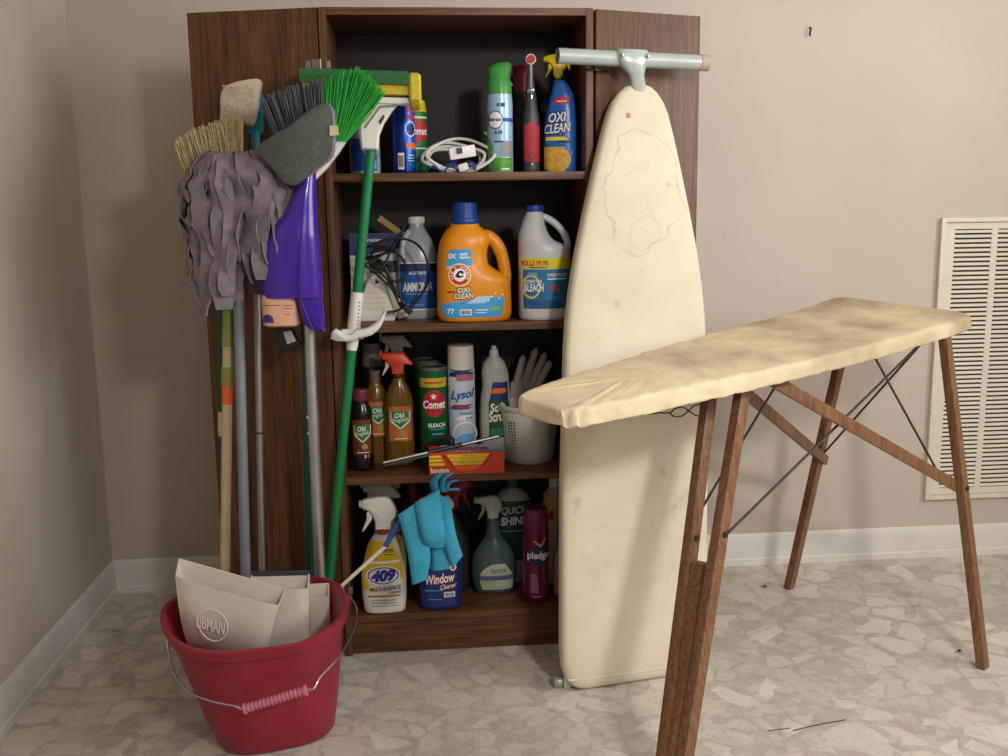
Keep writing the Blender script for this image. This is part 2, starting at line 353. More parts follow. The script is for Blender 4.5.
class Loft:
    """vertical stack of super-ellipse rings (z, half width, half depth, centre x, exponent)"""
    def __init__(s, rings, smooth=True):
        R = [tuple(r)+(0, 2.0)[len(r)-3:] if len(r) < 5 else tuple(r) for r in rings]
        if smooth and len(R) > 2:
            out = []
            for i in range(len(R)-1):
                a = R[max(i-1, 0)]; b = R[i]; c = R[i+1]; d = R[min(i+2, len(R)-1)]
                steps = max(1, min(6, int(abs(c[0]-b[0])/.006)))
                for k in range(steps):
                    t = k/steps; hh = lambda j: b[j]+(c[j]-b[j])*t
                    def cr(j):
                        val = .5*((2*b[j])+(c[j]-a[j])*t+(2*a[j]-5*b[j]+4*c[j]-d[j])*t*t+(3*b[j]-a[j]-3*c[j]+d[j])*t**3)
                        lo, hi = min(b[j], c[j]), max(b[j], c[j]); return max(lo, min(hi, val))
                    out.append((hh(0), cr(1), cr(2), cr(3), hh(4)))
            out.append(R[-1]); R = out
        s.R = R
    def at(s, z):
        R = s.R
        if z <= R[0][0]: return R[0]
        for a, b in zip(R, R[1:]):
            if z <= b[0]:
                t = (z-a[0])/max(1e-9, b[0]-a[0]); return tuple(a[i]+(b[i]-a[i])*t for i in range(5))
        return R[-1]
    def surf(s, x, z):
        _, hw, hd, cx, n = s.at(z); q = min(1, abs((x-cx)/max(hw, 1e-6))); return -hd*(max(0, 1-q**n))**(1/n)
    def mesh(s, N=36):
        mb = MB(); v = []; f = []
        for z, hw, hd, cx, n in s.R:
            for k in range(N):
                a = 2*pi*k/N; c, sn = cos(a), sin(a)
                v.append((cx+hw*math.copysign(abs(c)**(2/n), c), hd*math.copysign(abs(sn)**(2/n), sn), z))
        m = len(s.R)
        for i in range(m-1):
            for k in range(N): f.append((i*N+k, i*N+(k+1) % N, (i+1)*N+(k+1) % N, (i+1)*N+k))
        f.append(tuple(reversed(range(N)))); f.append(tuple(range((m-1)*N, m*N)))
        return mb.add(v, f)
def cyl_loft(r, z0, z1, e=.002, n=2):
    return Loft([(z0, r-e, r-e, 0, n), (z0+e, r, r, 0, n), (z1-e, r, r, 0, n), (z1, r-e, r-e, 0, n)], False)
def struct(name, mb, m, parent=None):
    o = obj(name, mb, m, parent)
    if parent is None: o['kind'] = 'structure'
    return o
def barcode(parent, x, z, wd, ht, surf, off=.0009, nbar=9):
    p = rect_patch(parent, x-wd/2, x+wd/2, z-ht/2, z+ht/2, surf, M_WINK, off, 4, 2, 'barcode_panel')
    mb = MB(); r2 = random.Random(3); px = x-wd*.42
    while px < x+wd*.42:
        b = wd*r2.choice((.02, .035, .05)); q = [(px, z-ht*.35), (px+b, z-ht*.35), (px+b, z+ht*.35), (px, z+ht*.35)]
        mb.add([(a, surf(a, c)-off-.0004, c) for a, c in q], [(0, 1, 2, 3)]); px += b+wd*r2.choice((.025, .04))
    obj('barcode_bars', mb, M_INK, parent)

# ================================================================== the room
RX, RY, RZ = 3.2, -4.6, 2.44
struct('floor', MB().box(-.1, RX+.1, RY-.1, .1, -.05, 0), M_FLOOR)
struct('ceiling', MB().box(-.1, RX+.1, RY-.1, .1, RZ, RZ+.05), M_CEIL)
struct('wall_back', MB().box(-.1, RX+.1, 0, .1, 0, RZ), M_WALL)
struct('wall_left', MB().box(-.1, 0, RY, 0, 0, RZ), M_WALL)
struct('wall_rear', MB().box(-.1, RX+.1, RY-.1, RY, 0, RZ), M_WALL)
# right wall with an assumed window opening, added out of view for fill
wy0, wy1, wz0, wz1 = -2.65, -0.95, 1.05, 2.15
struct('wall_right', MB().box(RX, RX+.1, RY, wy0, 0, RZ).box(RX, RX+.1, wy1, 0, 0, RZ).box(RX, RX+.1, wy0, wy1, 0, wz0).box(RX, RX+.1, wy0, wy1, wz1, RZ), M_WALL)
wf = MB()
for a in ((wy0, wy0+.05, wz0, wz1), (wy1-.05, wy1, wz0, wz1), (wy0, wy1, wz0, wz0+.05), (wy0, wy1, wz1-.05, wz1), (wy0, wy1, 1.60, 1.64)): wf.box(RX+.01, RX+.06, *a)
assumed_win = struct('assumed_window', wf, M_TRIM)  # assumed window frame and panes, added to go with the right fill
for a, b in ((wz0+.05, 1.60), (1.64, wz1-.05)):
    obj('added_pane', MB().box(RX+.03, RX+.035, wy0+.05, wy1-.05, a, b), mat('added_pane_glass', '#ffffff', .02, trans=1, var=0), assumed_win)
wf2 = MB()
for a in ((1.2, 1.25, .8, 2.1), (2.75, 2.8, .8, 2.1), (1.25, 2.75, .8, .85), (1.25, 2.75, 2.05, 2.1), (1.98, 2.02, .85, 2.05)): wf2.box(a[0], a[1], RY, RY+.03, a[2], a[3])
fill_frame = struct('rear_fill_frame', wf2, M_TRIM)  # invented frame and panes dressing the rear fill, the wall has no opening
for a, b in ((1.25, 1.98), (2.02, 2.75)): obj('added_pane', MB().box(a, b, RY+.005, RY+.01, .85, 2.05), MATS['added_pane_glass'], fill_frame)
def baseboard(name, pts_y):
    h = .0945; prof = [(0, 0), (.0118, 0), (.0118, .018), (.0085, .0215), (.0085, .074), (.0065, .082), (.0045, .0905), (.002, h), (0, h)]
    if name == 'baseboard_back':
        mb = MB(); v = [(pts_y[k], -d, z) for k in (0, 1) for d, z in prof]
    else: mb = MB(); v = [(d, pts_y[k], z) for k in (0, 1) for d, z in prof]
    n = len(prof); f = [(i, i+1, n+i+1, n+i) for i in range(n-1)]+[tuple(range(n)), tuple(reversed(range(n, 2*n)))]
    struct(name, mb.add(v, f), M_TRIM)
baseboard('baseboard_left', (RY, 0)); baseboard('baseboard_back', (0, RX))

# ------------------------------------------------------------------ return air vent on the back wall
M_VENT = mat('ivory_vent_metal', '#d8d2c2', .45, var=.04); M_VDARK = mat('duct_shade_dark', '#3a352f', .8)
vx0, vx1, vz0, vz1 = 2.3353, 2.905, .1785, .9985
vent = thing('wall_vent', 'ivory louvred return air grille mounted on the back wall', 'vent', (2.62, 0, vz0))
fr = MB()
for a in ((vx0, vx0+.0125, vz0, vz1), (vx1-.0125, vx1, vz0, vz1), (vx0+.0125, vx1-.0125, vz0, vz0+.0125), (vx0+.0125, vx1-.0125, vz1-.0125, vz1)):
    fr.box(a[0], a[1], -.016, 0, a[2], a[3], .002)
obj('outer_moulding', fr, M_VENT, vent, True)
cols = [(2.3795+.1275*i, 2.3795+.1275*i+.1097) for i in range(4)]
pl = MB(); pz0, pz1 = .2105, .9665
pl.box(vx0+.0135, cols[0][0], -.0065, -.001, vz0+.0135, vz1-.0135).box(cols[3][1], vx1-.0135, -.0065, -.001, vz0+.0135, vz1-.0135)
pl.box(cols[0][0], cols[3][1], -.0065, -.001, vz0+.0135, pz0).box(cols[0][0], cols[3][1], -.0065, -.001, pz1, vz1-.0135)
for i in range(3): pl.box(cols[i][1], cols[i+1][0], -.0065, -.001, pz0, pz1)
obj('face_plate', pl, M_VENT, vent, True)
obj('duct_shade_sheet', MB().box(cols[0][0], cols[3][1], -.0012, -.0004, pz0, pz1), M_VDARK, vent, True)  # flat dark sheet, stands in for the shade inside the duct
nsl = 58; pitch = (pz1-pz0)/nsl; hw = .0553
sl = MB(); th = .0012
sl.add([(-hw, -.0075, -pitch*.25), (hw, -.0075, -pitch*.25), (hw, -.0040, pitch*.25), (-hw, -.0040, pitch*.25), (-hw, -.0068, -pitch*.25-th), (hw, -.0068, -pitch*.25-th), (hw, -.0030, pitch*.25-th), (-hw, -.0030, pitch*.25-th)],
       [(0, 1, 2, 3), (7, 6, 5, 4), (0, 4, 5, 1), (2, 6, 7, 3), (1, 5, 6, 2), (3, 7, 4, 0)])
first = None
for c in cols:
    for i in range(nsl):
        L = Vector(((c[0]+c[1])/2-2.62, 0, pz0+pitch*(i+.5)-vz0))
        if first is None: first = obj('slat', sl, M_VENT, vent); first.location = L
        else: share(first, vent, L)
for sx, sz in ((2.345+.02, .985), (2.345+.02, .195)):
    obj('screw', MB().lathe([(.003, 0), (.0025, .001), (0, .0013)], seg=10), M_VENT, vent).matrix_local = Matrix.Translation((sx-2.62, -.0065, sz-vz0)) @ Matrix.Rotation(pi/2, 4, 'X')

nail = obj('nail', MB().tube(smooth_path([(1.937, 0, 1.509), (1.937, -.008, 1.508), (1.9355, -.012, 1.500), (1.934, -.010, 1.491), (1.9375, -.008, 1.488)], 5), .0022, 6), mat('black_iron', '#231f1d', .6, .3), None, True, loc=(1.9353, 0, 1.50), label='small dark bent nail high on the bare wall right of the cabinet', cat='nail')

# ------------------------------------------------------------------ storage cabinet
X0, X1, YF, YB, H, T = .6744, 1.2624, -.4766, -.222, 1.4625, .0158
Z1, Z2, Z3, Z0 = 1.1176, .7848, .434, .0992
cab = thing('storage_cabinet', 'tall dark walnut-grain storage cabinet with both doors open', 'cabinet', ((X0+X1)/2, (YF+YB)/2, 0))
for a in (X0, X1-T): obj('side_panel', MB().box(a, a+T, YF, YB, 0, H, .001), M_CAB, cab, True)
obj('top_panel', MB().box(X0+T, X1-T, YF, YB, H-T, H, .001), M_CABX, cab, True)
obj('back_panel', MB().box(X0+T, X1-T, YB-.006, YB, .02, H-T), mat('dark_hardboard', '#1d1510', .6, var=.12, vscale=14), cab, True)
for z in (Z1, Z2, Z3): obj('shelf', MB().box(X0+T, X1-T, YF+.002, YB-.006, z-.0172, z, .001), M_CABX, cab, True)
obj('bottom_panel', MB().box(X0+T, X1-T, YF+.001, YB-.006, Z0-.0172, Z0, .001), M_CABX, cab, True)
obj('toe_board', MB().box(X0+T, X1-T, YF+.010, YF+.024, .002, Z0-.0172, .001), M_CABX, cab, True)
def door(hx, hy, fx, fy):
    a = Vector((fx-hx, fy-hy, 0)); L = a.length; a.normalize(); n = Vector((-a.y, a.x, 0))
    if n.y < 0: n = -n
    p = [Vector((hx, hy, .035)), Vector((fx, fy, .035)), Vector((fx, fy, .035))+n*.0158, Vector((hx, hy, .035))+n*.0158]
    d = obj('door', MB().hexa([*p]+[q+Vector((0, 0, H-.035)) for q in p], .0008), M_CAB, cab, True)
    s = 1 if a.x > 0 else -1
    for z in (1.345, .165):
        mb = MB(); c = Vector((hx, hy, z))
        q = c+a*.006-n*.0015; mb.bar(q-Vector((0, 0, .012)), q+Vector((0, 0, .012)), .018, .0025, a, .0006)
        q2 = c+a*.022-n*.004; mb.bar(q2-Vector((0, 0, .009)), q2+Vector((0, 0, .009)), .012, .005, a, .0008)
        mb.tube([c-a*.0035-Vector((0, .002, .012)), c-a*.0035-Vector((0, .002, -.012))], .0028, 8)
        mb.box(hx-s*.020-.005, hx-s*.020+.005, YF-.003, YF+.006, z-.008, z+.008, .0008)
        obj('hinge', mb, mat('nickel_hinge', '#8f8a82', .35, .8), d, True)
    return d
door(X0-.0035, YF+.004, .3883, -.4091); door(X1+.0085, YF+.011, 1.5239, -.3901)

# ------------------------------------------------------------------ cream ironing board standing against the cabinet
def upright_board():
    t = thing('ironing_board', 'cream-covered metal ironing board standing upright against the right cabinet door', 'ironing board', (1.32, -.68, 0))
    b = Vector((.9817, .1904, 0)); o = Vector((1.3225, -.676, .003)); ax = (Vector((1.3590, -.490, 1.302))-o).normalized(); L = (Vector((1.3590, -.490, 1.302))-o).length
    n = ax.cross(b).normalized()
    if n.y > 0: n = -n                                            # towards the room
    fr = lambda u, v, w: o+b*u+ax*v+n*w
    prof = [(0, .118), (.004, .135), (.014, .150), (.028, .161), (.05, .169), (.10, .1725), (.45, .1725), (.74, .166), (.80, .162), (.86, .1555), (.94, .142), (1.03, .1225), (1.11, .1035), (1.19, .0835), (1.24, .069), (1.265, .058), (1.285, .043), (1.296, .029), (1.3015, .012)]
    prof = [(v*L/1.302, h) for v, h in prof]
    out = [(h, v) for v, h in prof]+[(-h, v) for v, h in reversed(prof)]
    # padded cover: domed front, closed back
    mb = MB(); rings = [(.995, -.020), (1.0, -.012), (1.0, .002), (.985, .0085), (.94, .0125), (.80, .0145), (.5, .0155), (.2, .016)]
    m = len(out); v = []; f = []
    for s, wv in rings:
        for (u, vv) in out:
            cv = .62*L if vv > .62*L else (.45*L if vv > .45*L else vv)
            vs = .5*L+(vv-.5*L)*(1-(1-s)*.45)
            us = u*s
            jit = .0006*sin(vv*60)*cos(u*45) if s > .9 else 0
            v.append(fr(us, vs, wv+jit))
    k = len(rings)
    for i in range(k-1):
        for j in range(m): f.append((i*m+j, i*m+(j+1) % m, (i+1)*m+(j+1) % m, (i+1)*m+j))
    half = m//2
    for j in range(half-1): f.append(((k-1)*m+j, (k-1)*m+j+1, (k-1)*m+m-2-j, (k-1)*m+m-1-j))
    for j in range(half-1): f.append((j, m-1-j, m-2-j, j+1))
    obj('padded_cover', mb.add(v, f), M_COVER, t, True, 60)
    hem = MB(); pts = [fr(u*1.0, vv, .0035) for u, vv in out if vv < .12]
    pl = [p for p in pts]; half2 = len(pl)//2; loop = pl[half2:]+pl[:half2]
    loop = [fr(u, vv+.024, .0105+.002*(abs(u) < .14)) for u, vv in ((-.160, .006), (-.150, .002), (-.08, 0), (0, -.001), (.08, 0), (.150, .002), (.160, .006))]
    hem.tube(smooth_path(loop, 4), .0022, 6); obj('hem_seam', hem, M_COVER, t, True)
    rail = MB(); p0, p1 = fr(-.176, .011, -.034), fr(.176, .011, -.034); rail.tube([p0, p1], .0125, 14)
    for s in (-1, 1): rail.bar(fr(s*.15, 0, -.020), fr(s*.15, .08, -.020), .02, .006, b)
    obj('foot_rail', rail, M_STEEL, t, True)
    for s in (-1, 1): obj('rail_end_cap', MB().tube([fr(s*.172, .011, -.034), fr(s*.180, .011, -.034)], .0132, 14), mat('grey_end_cap', '#8f9694', .5), t, True)
    # T foot at the top
    c = Vector((1.342, -.500, 1.352)); bd = Vector((.337, .058, -.006)).normalized()
    obj('foot_bar', MB().tube([c-bd*.168, c+bd*.166], .0165, 20, caps=False).tube([c+bd*.166, c-bd*.168], .0148, 20, caps=False), mat('mint_grey_enamel', '#b7c1bd', .35, .25, .08, 25), t, True)
    obj('end_plug', MB().tube([c+bd*.160, c+bd*.179], .0178, 18), mat('tan_rubber', '#b3a08c', .7), t, True)
    obj('open_tube_end', MB().tube([c-bd*.160, c-bd*.150], .0147, 16), M_BLACK, t, True)
    mb = MB(); top = c+Vector((0, -.006, 0)); nose = fr(0, L*.992, .004)
    secs = [(c+Vector((0, -.005, .0185)), .036, .016), (c+Vector((0, -.006, .002)), .040, .0225), (c+Vector((.001, -.006, -.014)), .031, .022), (c*.45+nose*.55+Vector((0, -.006, 0)), .018, .015), (nose+Vector((0, -.002, .0)), .0165, .010), (fr(0, L*.965, -.004), .0165, .006)]
    v = []; f = []; N = 20
    for p, hx, hy in secs:
        for q in range(N):
            a = 2*pi*q/N; cc, ss = cos(a), sin(a); v.append(p+bd*hx*math.copysign(abs(cc)**.7, cc)+Vector((0, 1, .05)).normalized()*hy*math.copysign(abs(ss)**.8, ss))
    for i in range(len(secs)-1):
        for q in range(N): f.append((i*N+q, i*N+(q+1) % N, (i+1)*N+(q+1) % N, (i+1)*N+q))
    f.append(tuple(range(N))); f.append(tuple(range((len(secs)-1)*N, len(secs)*N)))
    obj('foot_bracket', mb.add(v, f), MATS['mint_grey_enamel'], t, True)
    for s in (-.028, .030):
        q = c+bd*s+Vector((0, -.026, .004)); mb = MB().lathe([(.0048, 0), (.004, .0025), (.0015, .0035), (0, .0036)], seg=12)
        obj('rivet', mb, M_CHROME, t).matrix_local = Matrix.Translation(q-ORG[t]) @ Matrix.Rotation(pi/2, 4, 'X')
    # brown burn spot near the nose
    q = fr(-.028, L*.945, .0150); mb = MB().lathe([(.0062, 0), (.005, .0006), (0, .0007)], seg=14)
    o2 = obj('burn_mark', mb, mat('scorch_brown', '#b3966f', .9, var=.3, vscale=300), t); o2.matrix_local = Matrix.Translation(q-ORG[t]) @ n.to_track_quat('Z', 'Y').to_matrix().to_4x4()
upright_board()

# ------------------------------------------------------------------ wooden ironing table
def iron_table():
    t = thing('wooden_ironing_table', 'antique wooden folding ironing table with scorched yellowed cover and splayed legs', 'ironing board', (1.7, -.75, 0))
    a = Vector((.8098, .5867, 0)); c = Vector((.5867, -.8098, 0)); W = Vector((2.020, -.415, .788)); L = 1.185
    dz_a = .064/L; dz_c = -.085                                    # falls towards the narrow end and towards the room
    def pt(al, cr, dz): p = W+a*al+c*cr; p.z = W.z+al*dz_a+cr*dz_c+dz; return p
    hwf = [(-L, .040), (-L+.006, .054), (-L+.03, .066), (-L+.1, .080), (-L+.25, .100), (-L+.42, .119), (-L+.6, .134), (-L+.8, .146), (-.15, .152), (-.05, .150), (-.02, .142), (-.004, .125), (0, .10)]
    hwf = [(p.x, p.y) for p in smooth_path([(al, h, 0) for al, h in hwf], 5)]
    out = [(al+(.088*max(0, (al+.35)/.35) if al > -.35 else 0), h) for al, h in hwf]+[(al, -h) for al, h in reversed(hwf)]
    rings = [(.90, -.030), (.985, -.034), (1.0, -.030), (1.004, -.018), (1.0, -.008), (.985, -.002), (.95, .0005), (.8, .0015), (.5, .002), (.15, .002)]
    v = []; f = []; m = len(out); rr = random.Random(5)
    for s, dz in rings:
        for j, (al, cr) in enumerate(out):
            mid = -L*.5; aa = mid+(al-mid)*(1-(1-s)*.35); far = max(0, (al+.22)/.22) if al > -.22 else 0
            lump = .016*far*max(0, -cr/.15)*(1 if dz > -.02 else .2)                 # bunched padding at the far corner
            wob = rr.uniform(-.0022, .0022) if dz < -.01 else rr.uniform(-.0008, .0008)
            near = max(0, 1-(al+L)/.45); fold = near*.0032*(sin(al*230+cr*90)+.6*sin(al*410+1.3)) if dz < -.003 else near*.0008*sin(al*150)
            wob = wob*.6+fold; tipw = rr.uniform(-.003, .003) if (al < -L+.12 and dz < -.005) else 0
            v.append(pt(aa+tipw, cr*s+wob, dz+lump+wob))
    k = len(rings)
    for i in range(k-1):
        for j in range(m): f.append((i*m+j, i*m+(j+1) % m, (i+1)*m+(j+1) % m, (i+1)*m+j))
    h = m//2
    for j in range(h-1): f.append(((k-1)*m+j, (k-1)*m+j+1, (k-1)*m+m-2-j, (k-1)*m+m-1-j)); f.append((j, m-1-j, m-2-j, j+1))
    o = obj('cloth_cover', MB().add(v, f), M_SCORCH, t, True, 70)
    sb = o.modifiers.new('s', 'SUBSURF'); sb.levels = 2; sb.render_levels = 2
    tx = bpy.data.textures.new('crease', 'CLOUDS'); tx.noise_scale = .035; tx.noise_depth = 2
    dm = o.modifiers.new('d', 'DISPLACE'); dm.texture = tx; dm.strength = .006; dm.mid_level = .5; dm.texture_coords = 'LOCAL'
    obj('board', MB().prism([(al*.985-.008, cr*.93) for al, cr in out], .016, lambda u, vv, wv: pt(u, vv, -.024+wv), .003), M_LEG, t, True)
    Rf, Rt = Vector((2.1165, -.6987, 0)), Vector((2.052, -.560, .752)); Bf, Bt = Vector((1.861, -.192, 0)), Vector((1.909, -.382, .752))
    F1f, F1t = Vector((1.287, -1.158, 0)), Vector((1.486, -.869, .715)); F2f, F2t = Vector((1.262, -1.135, 0)), Vector((1.446, -.789, .70))
    for p, q, wd in ((Rf, Rt, .026), (Bf, Bt, .026), (F1f, F1t, .027), (F2f, F2t, .027)):
        obj('leg', MB().bar(p, q, wd, .020, a, .003), M_LEG, t, True)
    k0, k1 = .02, .545
    P = lambda s, x: (F1f.lerp(F1t, x) if s else F2f.lerp(F2t, x))
    # the filler board between the two front legs: wide towards the top, in the plane of the legs
    e = MB(); nn = a.cross(F1t-F1f).normalized(); q = [P(1, k0), P(1, k1), P(0, k1), P(0, k0)]
    sd = a*.007
    e.hexa([q[0]-sd, q[1]-sd, q[2]-sd, q[3]-sd, q[0]+sd, q[1]+sd, q[2]+sd, q[3]+sd]); obj('leg_filler_board', e, M_LEG, t, True)
    Rj, Bj = Rf.lerp(Rt, .535), Bf.lerp(Bt, .525)
    for p, q in ((pt(-.655, .087, -.040), Rj+c*-.012), (pt(-.625, -.090, -.040), Bj+c*.012)):
        d = (q-p).normalized(); obj('brace', MB().bar(p, q+d*.022, .024, .014, (0, 0, 1), .002), M_LEG, t, True)
    obj('under_batten', MB().bar(pt(-.64, -.105, -.040), pt(-.64, .105, -.040), .03, .016, a), M_LEG, t, True)
    obj('under_batten', MB().bar(pt(-.06, -.12, -.038), pt(-.06, .12, -.038), .03, .016, a), M_LEG, t, True)
    b1, b2 = F1f.lerp(F1t, .62), F2f.lerp(F2t, .60)
    rods = [(b1+c*.014, Rt+Vector((-.03, .01, -.012))), (b2-c*.014+a*.0, pt(-.32, -.06, -.04)), (Bj+c*.014+Vector((0, 0, .012)), Vector((2.0, -.585, .742))), (pt(-.255, .06, -.035), Rj+Vector((-.066, -.01, .042)))]
    for p, q in rods: obj('tie_rod', MB().tube([p, q], .0027, 8), M_DARKMETAL, t, True)
    for p, s in ((b1, 1), (b2, -1), (Rj, 1), (Bj, 1)):
        e = MB().tube([p-c*.0125, p+c*.0125], .004, 10); e.tube([p+c*.0115, p+c*.0145], .006, 10); e.tube([p-c*.0115, p-c*.0145], .006, 10)
        obj('bolt', e, M_DARKMETAL, t, True)
    h0 = Vector((1.245, -.98, .672)); u = Vector((1, .06, 0)).normalized()
    hk = [h0+u*.0+Vector((0, 0, .001)), h0+u*.04, h0+u*.068+Vector((0, 0, -.001)), h0+u*.078+Vector((0, 0, .006)), h0+u*.092+Vector((0, 0, .008)), h0+u*.104+Vector((0, 0, .001)), h0+u*.118+Vector((0, 0, -.008)), h0+u*.132+Vector((0, 0, -.009))]
    hk2 = [h0+u*.069+Vector((0, .002, -.001)), h0+u*.076+Vector((0, .002, -.008)), h0+u*.090+Vector((0, .002, -.009)), h0+u*.104+Vector((0, .002, .0)), h0+u*.114+Vector((0, .002, .009)), h0+u*.128+Vector((0, .002, .012))]
    obj('wire_hook', MB().tube(smooth_path(hk, 5), .0014, 6).tube(smooth_path(hk2, 5), .0014, 6).tube([h0-u*.01, h0+u*.045], .0028, 6), M_DARKMETAL, t, True)
    obj('hook_staple', MB().bar(h0+u*.0+Vector((0, 0, -.002)), h0+Vector((0, .01, .035)), .012, .003, u), M_DARKMETAL, t, True)
iron_table()

# ------------------------------------------------------------------ red bucket
def bucket():
    t = thing('mop_bucket', 'red plastic oval bucket with wire handle holding dustpans', 'bucket', (.545, -.745, 0))
    def ring(z, off):
        k = z/.25; k = max(0, min(1, k)); cx = .548+(.524-.548)*k; cy = -.752+(-.738+.752)*k
        hx = .116+(.174-.116)*k**.9-off; hf = .126+(.170-.126)*k-off; hb = .110+(.125-.110)*k-off; n = 3.2-.5*k; out = []
        for q in range(56):
            a = 2*pi*q/56; c, s = cos(a), sin(a); hy = hf if s < 0 else hb
            px = cx+hx*math.copysign(abs(c)**(2/n), c); py = cy+hy*math.copysign(abs(s)**(2/n), s)
            dz = 0
            if k > .5:
                front = max(0, -s)**1.5; dz = -.014*front*(k-.5)*2+.006*(1-front)*(k-.5)*2       # rim dips to the front
                spout = math.exp(-((a-4.95)/.22)**2); py -= .010*spout*(k-.5)*2
            g = radians(15); ox, oy = .53, -.745; dx, dy = px-ox, py-oy
            out.append((ox+dx*cos(g)-dy*sin(g), oy+dx*sin(g)+dy*cos(g)-.012, z+dz))
        return out
    secs = [(0.0, .012), (.004, .004), (.012, 0), (.08, 0), (.16, 0), (.215, 0), (.226, -.001), (.2265, -.007), (.2485, -.0085), (.2515, -.004), (.250, .003), (.2, .004), (.1, .0045), (.02, .0045), (.010, .016)]
    v = []; f = []
    for z, o in secs: v += ring(z, o)
    n = 56
    for i in range(len(secs)-1):
        for q in range(n): f.append((i*n+q, i*n+(q+1) % n, (i+1)*n+(q+1) % n, (i+1)*n+q))
    f.append(tuple(range(n))); f.append(tuple(range((len(secs)-1)*n, len(secs)*n)))
    obj('bucket_body', MB().add(v, f), M_RED, t, True, 35)
    path = [(.349, -.735, .216), (.344, -.750, .190), (.352, -.775, .165), (.385, -.85, .147), (.42, -.895, .142), (.466, -.925, .138), (.508, -.935, .132), (.526, -.938, .126), (.58, -.938, .141), (.642, -.938, .156), (.656, -.938, .160), (.668, -.922, .175), (.698, -.865, .186), (.722, -.79, .205), (.724, -.735, .226), (.712, -.705, .238)]
    obj('wire_handle', MB().tube(smooth_path(path, 5), .0022, 8), M_CHROME, t, True)
    a, b = Vector((.526, -.938, .1255)), Vector((.642, -.938, .1565)); rs = []; ps = []
    for i in range(151):
        k = i/150; ps.append(a.lerp(b, k)); rs.append(.0105 if k < .03 or k > .97 else (.0088 if (k*16) % 1 < .5 else .0064))
    obj('ribbed_grip', MB().tube(ps, rs, 14), M_PINK, t, True, 30)
    for p in ((.3505, -.735, .218), (.706, -.703, .236)):
        obj('handle_ear', MB().tube([(p[0]-.006, p[1], p[2]), (p[0]+.006, p[1], p[2])], .009, 12), M_RED, t, True)
bucket()

# ------------------------------------------------------------------ dustpans in the bucket
def dustpan(name, label, frame, wd, ht, dp, logo=False, rubber=False):
    """frame(u across, v up, w towards the room): tray blade at w=0, hood at w=dp"""
    fr0 = frame; frame = lambda u, v, w: fr0(u+(wd-u)*.30*(1-max(0, min(1, v/ht))), v, w)
    t = thing(name, label, 'dustpan', frame(wd/2, 0, 0), group='dustpans in the red bucket')
    T_ = .003
    def slab(poly, w0, w1, nm, m=M_PAN): obj(nm, MB().prism(poly, abs(w1-w0), lambda u, v, w: frame(u, v, (w0+w1)/2+w), .0012), m, t, True)
    slab([(.004, 0), (wd-.004, 0), (wd, .02), (wd, ht), (0, ht), (0, .02)], 0, -T_, 'tray_blade')
    hh = ht-.024
    # hood: curved shell closing towards the bottom
    mb = MB(); v = []; f = []; N = 14; Mx = 12
    for side in (0, 1):
        for i in range(N+1):
            s = i/N; vv = hh*s; dep = dp*min(1, (sin(min(1, s*1.4)*pi/2))**.7)-side*T_
            for j in range(Mx+1):
                u = wd*j/Mx; ed = min(j, Mx-j)/Mx*2; d2 = dep*(1-.25*max(0, 1-ed*3)**2); v.append(frame(u, vv, max(d2, .0)))
    m = Mx+1; K = (N+1)*m
    for i in range(N):
        for j in range(Mx): q = i*m+j; f.append((q, q+1, q+m+1, q+m)); f.append((K+q+m, K+q+m+1, K+q+1, K+q))
    for j in range(Mx): q = N*m+j; f.append((q, q+1, K+q+1, K+q))
    for i in range(N):
        for j in (0, Mx): q = i*m+j; f.append((q, q+m, K+q+m, K+q))
    obj('hood', mb.add(v, f), M_PAN, t, True, 50)
    for u in (0, wd-T_):
        side = [(0, 0)]+[(hh*s/8*1.0, dp*min(1, (sin(min(1, s/8*1.4)*pi/2))**.7)*.77) for s in range(1, 9)]+[(ht, .004), (ht, 0)]
        obj('side_wall', MB().prism([(b, a) for a, b in side], T_, lambda p, q, w, u=u: frame(u+T_/2+w, q, p), .0008), M_PAN, t, True)
    if rubber: obj('rubber_lip', MB().prism([(0, ht-.003), (wd, ht-.003), (wd, ht+.008), (0, ht+.008)], .006, lambda u, v, w: frame(u, v, -T_/2+w), .001), mat('dark_rubber', '#3a3a3d', .7), t, True)
    if logo:
        sf = lambda u, v: 0
        vtx, fc, w0, h0 = text2d('LIBMAN', .01, .0, .95); mb = MB(); out = []
        for a, b in vtx: u = wd*.36+a*.070/w0; q = hh*.50+b*.024/h0; out.append(frame(u, q, dp+.0008))
        obj('embossed_lettering', mb.add(out, fc), mat('embossed_plastic', '#efebe2', .4), t, True)
        mb = MB(); pts = [frame(wd*.385+.036*cos(k), hh*.50+.030*sin(k), dp+.0002) for k in [2*pi*i/40 for i in range(40)]]
        obj('embossed_ring', mb.tube(pts, .0011, 6, True), MATS['embossed_plastic'], t, True)
    return t
def frame_of(o, u, v):
    o = Vector(o); u = Vector(u).normalized(); v = Vector(v); v = (v-u*v.dot(u)).normalized(); w = u.cross(v).normalized()
    if w.y > 0: w = -w
    return lambda a, b, c: o+u*a+v*b+w*c
